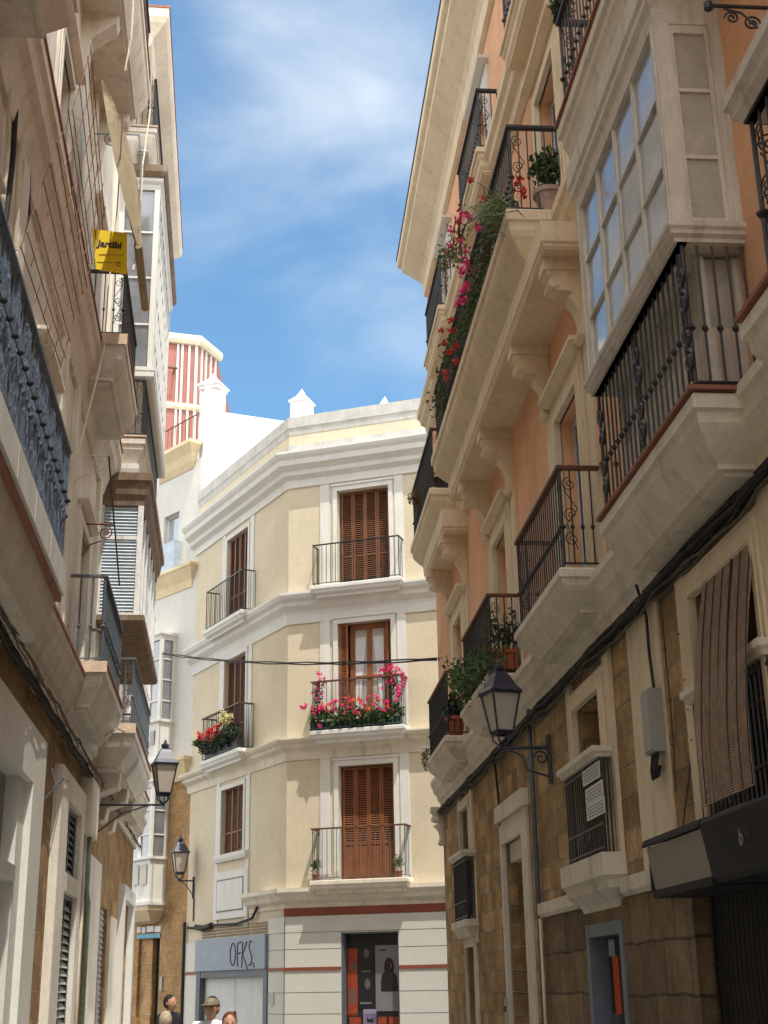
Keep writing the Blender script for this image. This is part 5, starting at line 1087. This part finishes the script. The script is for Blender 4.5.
# ================================================================== PEOPLE
def person(x,y,H,face,shirt,hairm,label,cap=False,long=False,sleeve=True,wide=1.):
    # skeleton (metres for H=1.75) in local coordinates, facing -Y
    k=H/1.75
    V=[(0,0,.95),(0,.01,1.17),(0,.01,1.38),(0,0,1.49),(0,-.01,1.55),(.18*wide,.01,1.44),(.24*wide,.02,1.15),(.25*wide,-.06,.9),(-.18*wide,.01,1.44),(-.24*wide,.02,1.15),(-.25*wide,-.06,.9),
       (.1,0,.88),(.11,-.06,.5),(.12,.03,.1),(.12,-.12,.04),(-.1,0,.88),(-.11,.02,.5),(-.12,.12,.1),(-.12,-.02,.04)]
    Ed=[(0,1),(1,2),(2,3),(3,4),(2,5),(5,6),(6,7),(2,8),(8,9),(9,10),(0,11),(11,12),(12,13),(13,14),(0,15),(15,16),(16,17),(17,18)]
    Rr=[.15,.15,.17,.075,.06,.085,.06,.04,.085,.05,.035,.1,.07,.045,.04,.1,.07,.045,.04]
    me=bpy.data.meshes.new('person'); me.from_pydata([Vector(v)*k for v in V],Ed,[]); o=bpy.data.objects.new('tmp',me); COL.objects.link(o)
    mo=o.modifiers.new('s','SKIN'); sv=me.skin_vertices[0].data
    for i,r in enumerate(Rr): sv[i].radius=(r*k*(wide if i<3 else 1),r*k*(.75 if i<3 else 1))
    sv[0].use_root=True
    o.modifiers.new('d','SUBSURF').levels=1
    dg=bpy.context.evaluated_depsgraph_get(); m2=bpy.data.meshes.new_from_object(o.evaluated_get(dg)); bpy.data.objects.remove(o)
    m2.materials.clear()
    for mm in (skin,shirt,jeans): m2.materials.append(mm)
    for p in m2.polygons:
        c=p.center/k; p.use_smooth=True
        p.material_index=0 if c.z>1.515 else (1 if (c.z>.93 and (abs(c.x)<.21 or c.z>1.18)) else (2 if abs(c.x)<.2 and c.z<.95 else 0))
        if c.z<.93 and abs(c.x)<.19: p.material_index=2
    # head
    import bmesh
    bm=bmesh.new(); bm.from_mesh(m2)
    res=bmesh.ops.create_uvsphere(bm,u_segments=20,v_segments=14,radius=1)
    for v in res['verts']:
        q=v.co.copy(); w=.076*(1-.22*max(0,-q.z)); dpt=.095
        nx,ny,nz=q.x*w,q.y*dpt,q.z*.12
        if q.y<-.8 and -.35<q.z<.1 and abs(q.x)<.25: ny-=.022*(1-abs(q.x)/.25)   # nose
        if q.y<-.5 and .05<q.z<.3 and .15<abs(q.x)<.55: ny+=.008                # eye sockets
        if q.y<0 and q.z<-.55: ny-=.008
        v.co=Vector((nx*k,(ny-.015)*k,(nz+1.63)*k))
    for sx in (-1,1):
        r2=bmesh.ops.create_uvsphere(bm,u_segments=8,v_segments=6,radius=1)
        for v in r2['verts']: v.co=Vector(((v.co.x*.012+sx*.078)*k,(v.co.y*.02)*k,(v.co.z*.032+1.63)*k))
    for f in bm.faces:
        if f.calc_center_median().z>1.5*k: f.smooth=True
    bm.to_mesh(m2); bm.free()
    P=bpy.data.objects.new('person',m2); COL.objects.link(P); P.location=(x,y,0); P.rotation_euler=(0,0,R_(face)); tag(P,label,'person')
    def part(name,m,fn,seg=18):
        bm=bmesh.new(); r=bmesh.ops.create_uvsphere(bm,u_segments=seg,v_segments=12,radius=1)
        for v in list(bm.verts): v.co=fn(v.co.copy())
        for f in bm.faces: f.smooth=True
        mm=bpy.data.meshes.new(name); bm.to_mesh(mm); bm.free(); mm.materials.append(m); q=bpy.data.objects.new(name,mm); COL.objects.link(q); q.parent=P; return q
    def hair(q):
        y=q.y*.105+.008; z=q.z*.118
        if q.y<-.1 and q.z<.45: y=max(y,-.02)
        if q.z<-.2: z=(-.2*.118)+(q.z+.2)*(.34 if long else .1)
        return Vector((q.x*.087*k,(y)*k,(z+1.648)*k))
    part('hair',hairm,hair)
    if cap:
        def cf(q):
            z=max(q.z,-.05)*.085
            return Vector((q.x*.09*k,(q.y*.108-.005)*k,(z+1.668)*k))
        part('cap',capm,cf)
        def brim(q): return Vector((q.x*.08*k,(q.y*.06-.125)*k,(q.z*.01+1.672-.01*0)*k))
        part('cap_brim',capm,brim)
    for sx in (-1,1):
        def eye(q): return Vector(((q.x*.012+sx*.028)*k,(q.y*.006-.099)*k,(q.z*.006+1.645)*k))
        part('eye',haird,eye,8)
def gx(px,y): r=ray(px,1000); return r.x*y/r.y
person(gx(212,15),15,1.66,-12,tshirt,haird,'man in a patterned cap and white t-shirt before the garage doors',cap=True)
person(gx(230,14),14,1.52,10,pshirt,hairr,'woman with auburn hair close beside the capped man',long=True)
person(gx(166,16.5),16.5,1.50,-160,pshirt,hairb,'person with short blond grey hair in a pale top near the stone wall')
person(gx(170,21),21,1.66,60,dshirt,haird,'dark haired man in a navy shirt standing behind the blond person')
# ================================================================== LIGHT
SUN_AZ=153.; SUN_EL=65.
w=bpy.data.worlds.new('World'); SC.world=w; w.use_nodes=True; nt=w.node_tree; N=nt.nodes; Lk=nt.links
bg=N['Background']; bg.inputs[1].default_value=.08
sky=N.new('ShaderNodeTexSky'); sky.sky_type='NISHITA'; sky.sun_disc=False; sky.sun_elevation=R_(SUN_EL); sky.sun_rotation=R_(SUN_AZ); sky.air_density=1.1; sky.dust_density=.5; sky.ozone_density=1.6
tc=N.new('ShaderNodeTexCoord')
# thin cloud veil: a wisp in one part of the sky, broken by noise
mp=N.new('ShaderNodeMapping'); mp.inputs['Rotation'].default_value=(.3,.5,.2); mp.inputs['Scale'].default_value=(3.2,5.5,7); Lk.new(tc.outputs['Generated'],mp.inputs['Vector'])
n1=N.new('ShaderNodeTexNoise'); n1.inputs['Scale'].default_value=1.3; n1.inputs['Detail'].default_value=12; n1.inputs['Roughness'].default_value=.52; n1.inputs['Distortion'].default_value=.4; Lk.new(mp.outputs[0],n1.inputs['Vector'])
cdir=ray(365,100).normalized()
dp=N.new('ShaderNodeVectorMath'); dp.operation='DISTANCE'; dp.inputs[1].default_value=cdir; Lk.new(tc.outputs['Generated'],dp.inputs[0])
mr=N.new('ShaderNodeMapRange'); mr.inputs[1].default_value=.0; mr.inputs[2].default_value=.2; mr.inputs[3].default_value=.28; mr.inputs[4].default_value=-.16; Lk.new(dp.outputs['Value'],mr.inputs[0])
ad=N.new('ShaderNodeMath'); ad.operation='ADD'; Lk.new(n1.outputs['Fac'],ad.inputs[0]); Lk.new(mr.outputs[0],ad.inputs[1])
cr=N.new('ShaderNodeMapRange'); cr.interpolation_type='SMOOTHSTEP'; cr.inputs[1].default_value=.34; cr.inputs[2].default_value=.98; cr.inputs[3].default_value=0; cr.inputs[4].default_value=.72; Lk.new(ad.outputs[0],cr.inputs[0])
far=N.new('ShaderNodeMapRange'); far.interpolation_type='SMOOTHSTEP'; far.inputs[1].default_value=.42; far.inputs[2].default_value=.75; far.inputs[3].default_value=0; far.inputs[4].default_value=1; Lk.new(dp.outputs['Value'],far.inputs[0])  # added cloud cover outside the view, put in to brighten the shaded street
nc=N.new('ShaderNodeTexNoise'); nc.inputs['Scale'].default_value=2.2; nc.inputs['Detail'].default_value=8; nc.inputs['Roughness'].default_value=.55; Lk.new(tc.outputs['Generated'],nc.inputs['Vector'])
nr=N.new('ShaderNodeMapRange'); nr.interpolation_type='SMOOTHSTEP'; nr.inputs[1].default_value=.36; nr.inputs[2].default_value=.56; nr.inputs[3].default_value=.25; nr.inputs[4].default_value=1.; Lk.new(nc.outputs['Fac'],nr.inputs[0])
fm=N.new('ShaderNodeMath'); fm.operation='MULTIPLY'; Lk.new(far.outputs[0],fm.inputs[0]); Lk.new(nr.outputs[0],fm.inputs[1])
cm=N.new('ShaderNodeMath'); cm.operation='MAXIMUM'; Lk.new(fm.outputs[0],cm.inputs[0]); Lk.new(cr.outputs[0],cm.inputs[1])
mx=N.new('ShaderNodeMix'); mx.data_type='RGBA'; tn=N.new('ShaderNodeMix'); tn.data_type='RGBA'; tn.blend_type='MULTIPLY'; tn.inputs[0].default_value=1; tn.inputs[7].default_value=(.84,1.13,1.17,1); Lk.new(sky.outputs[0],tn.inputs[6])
cc_=N.new('ShaderNodeMix'); cc_.data_type='RGBA'; Lk.new(far.outputs[0],cc_.inputs[0]); cc_.inputs[6].default_value=(5.6,6.0,6.3,1); cc_.inputs[7].default_value=(14.5,14.5,14.3,1)  # wisp colour, then the brighter one of the added unseen clouds
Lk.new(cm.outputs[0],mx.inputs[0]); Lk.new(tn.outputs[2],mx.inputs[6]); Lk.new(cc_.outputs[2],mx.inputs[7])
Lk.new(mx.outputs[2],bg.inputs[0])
sl=bpy.data.lights.new('sun','SUN'); sl.energy=2.05; sl.angle=R_(.53); sl.color=(1,.95,.86); so=bpy.data.objects.new('sun',sl); COL.objects.link(so)
az,el=R_(SUN_AZ),R_(SUN_EL); dv=Vector((math.sin(az)*math.cos(el),math.cos(az)*math.cos(el),math.sin(el))); so.rotation_euler=dv.to_track_quat('Z','Y').to_euler(); so.location=dv*60
vs=SC.view_settings; vs.view_transform='Standard'; vs.look='None'; vs.exposure=1.22; vs.gamma=1; vs.use_curve_mapping=False
SC.render.engine='CYCLES'; SC.cycles.max_bounces=8; SC.cycles.diffuse_bounces=5
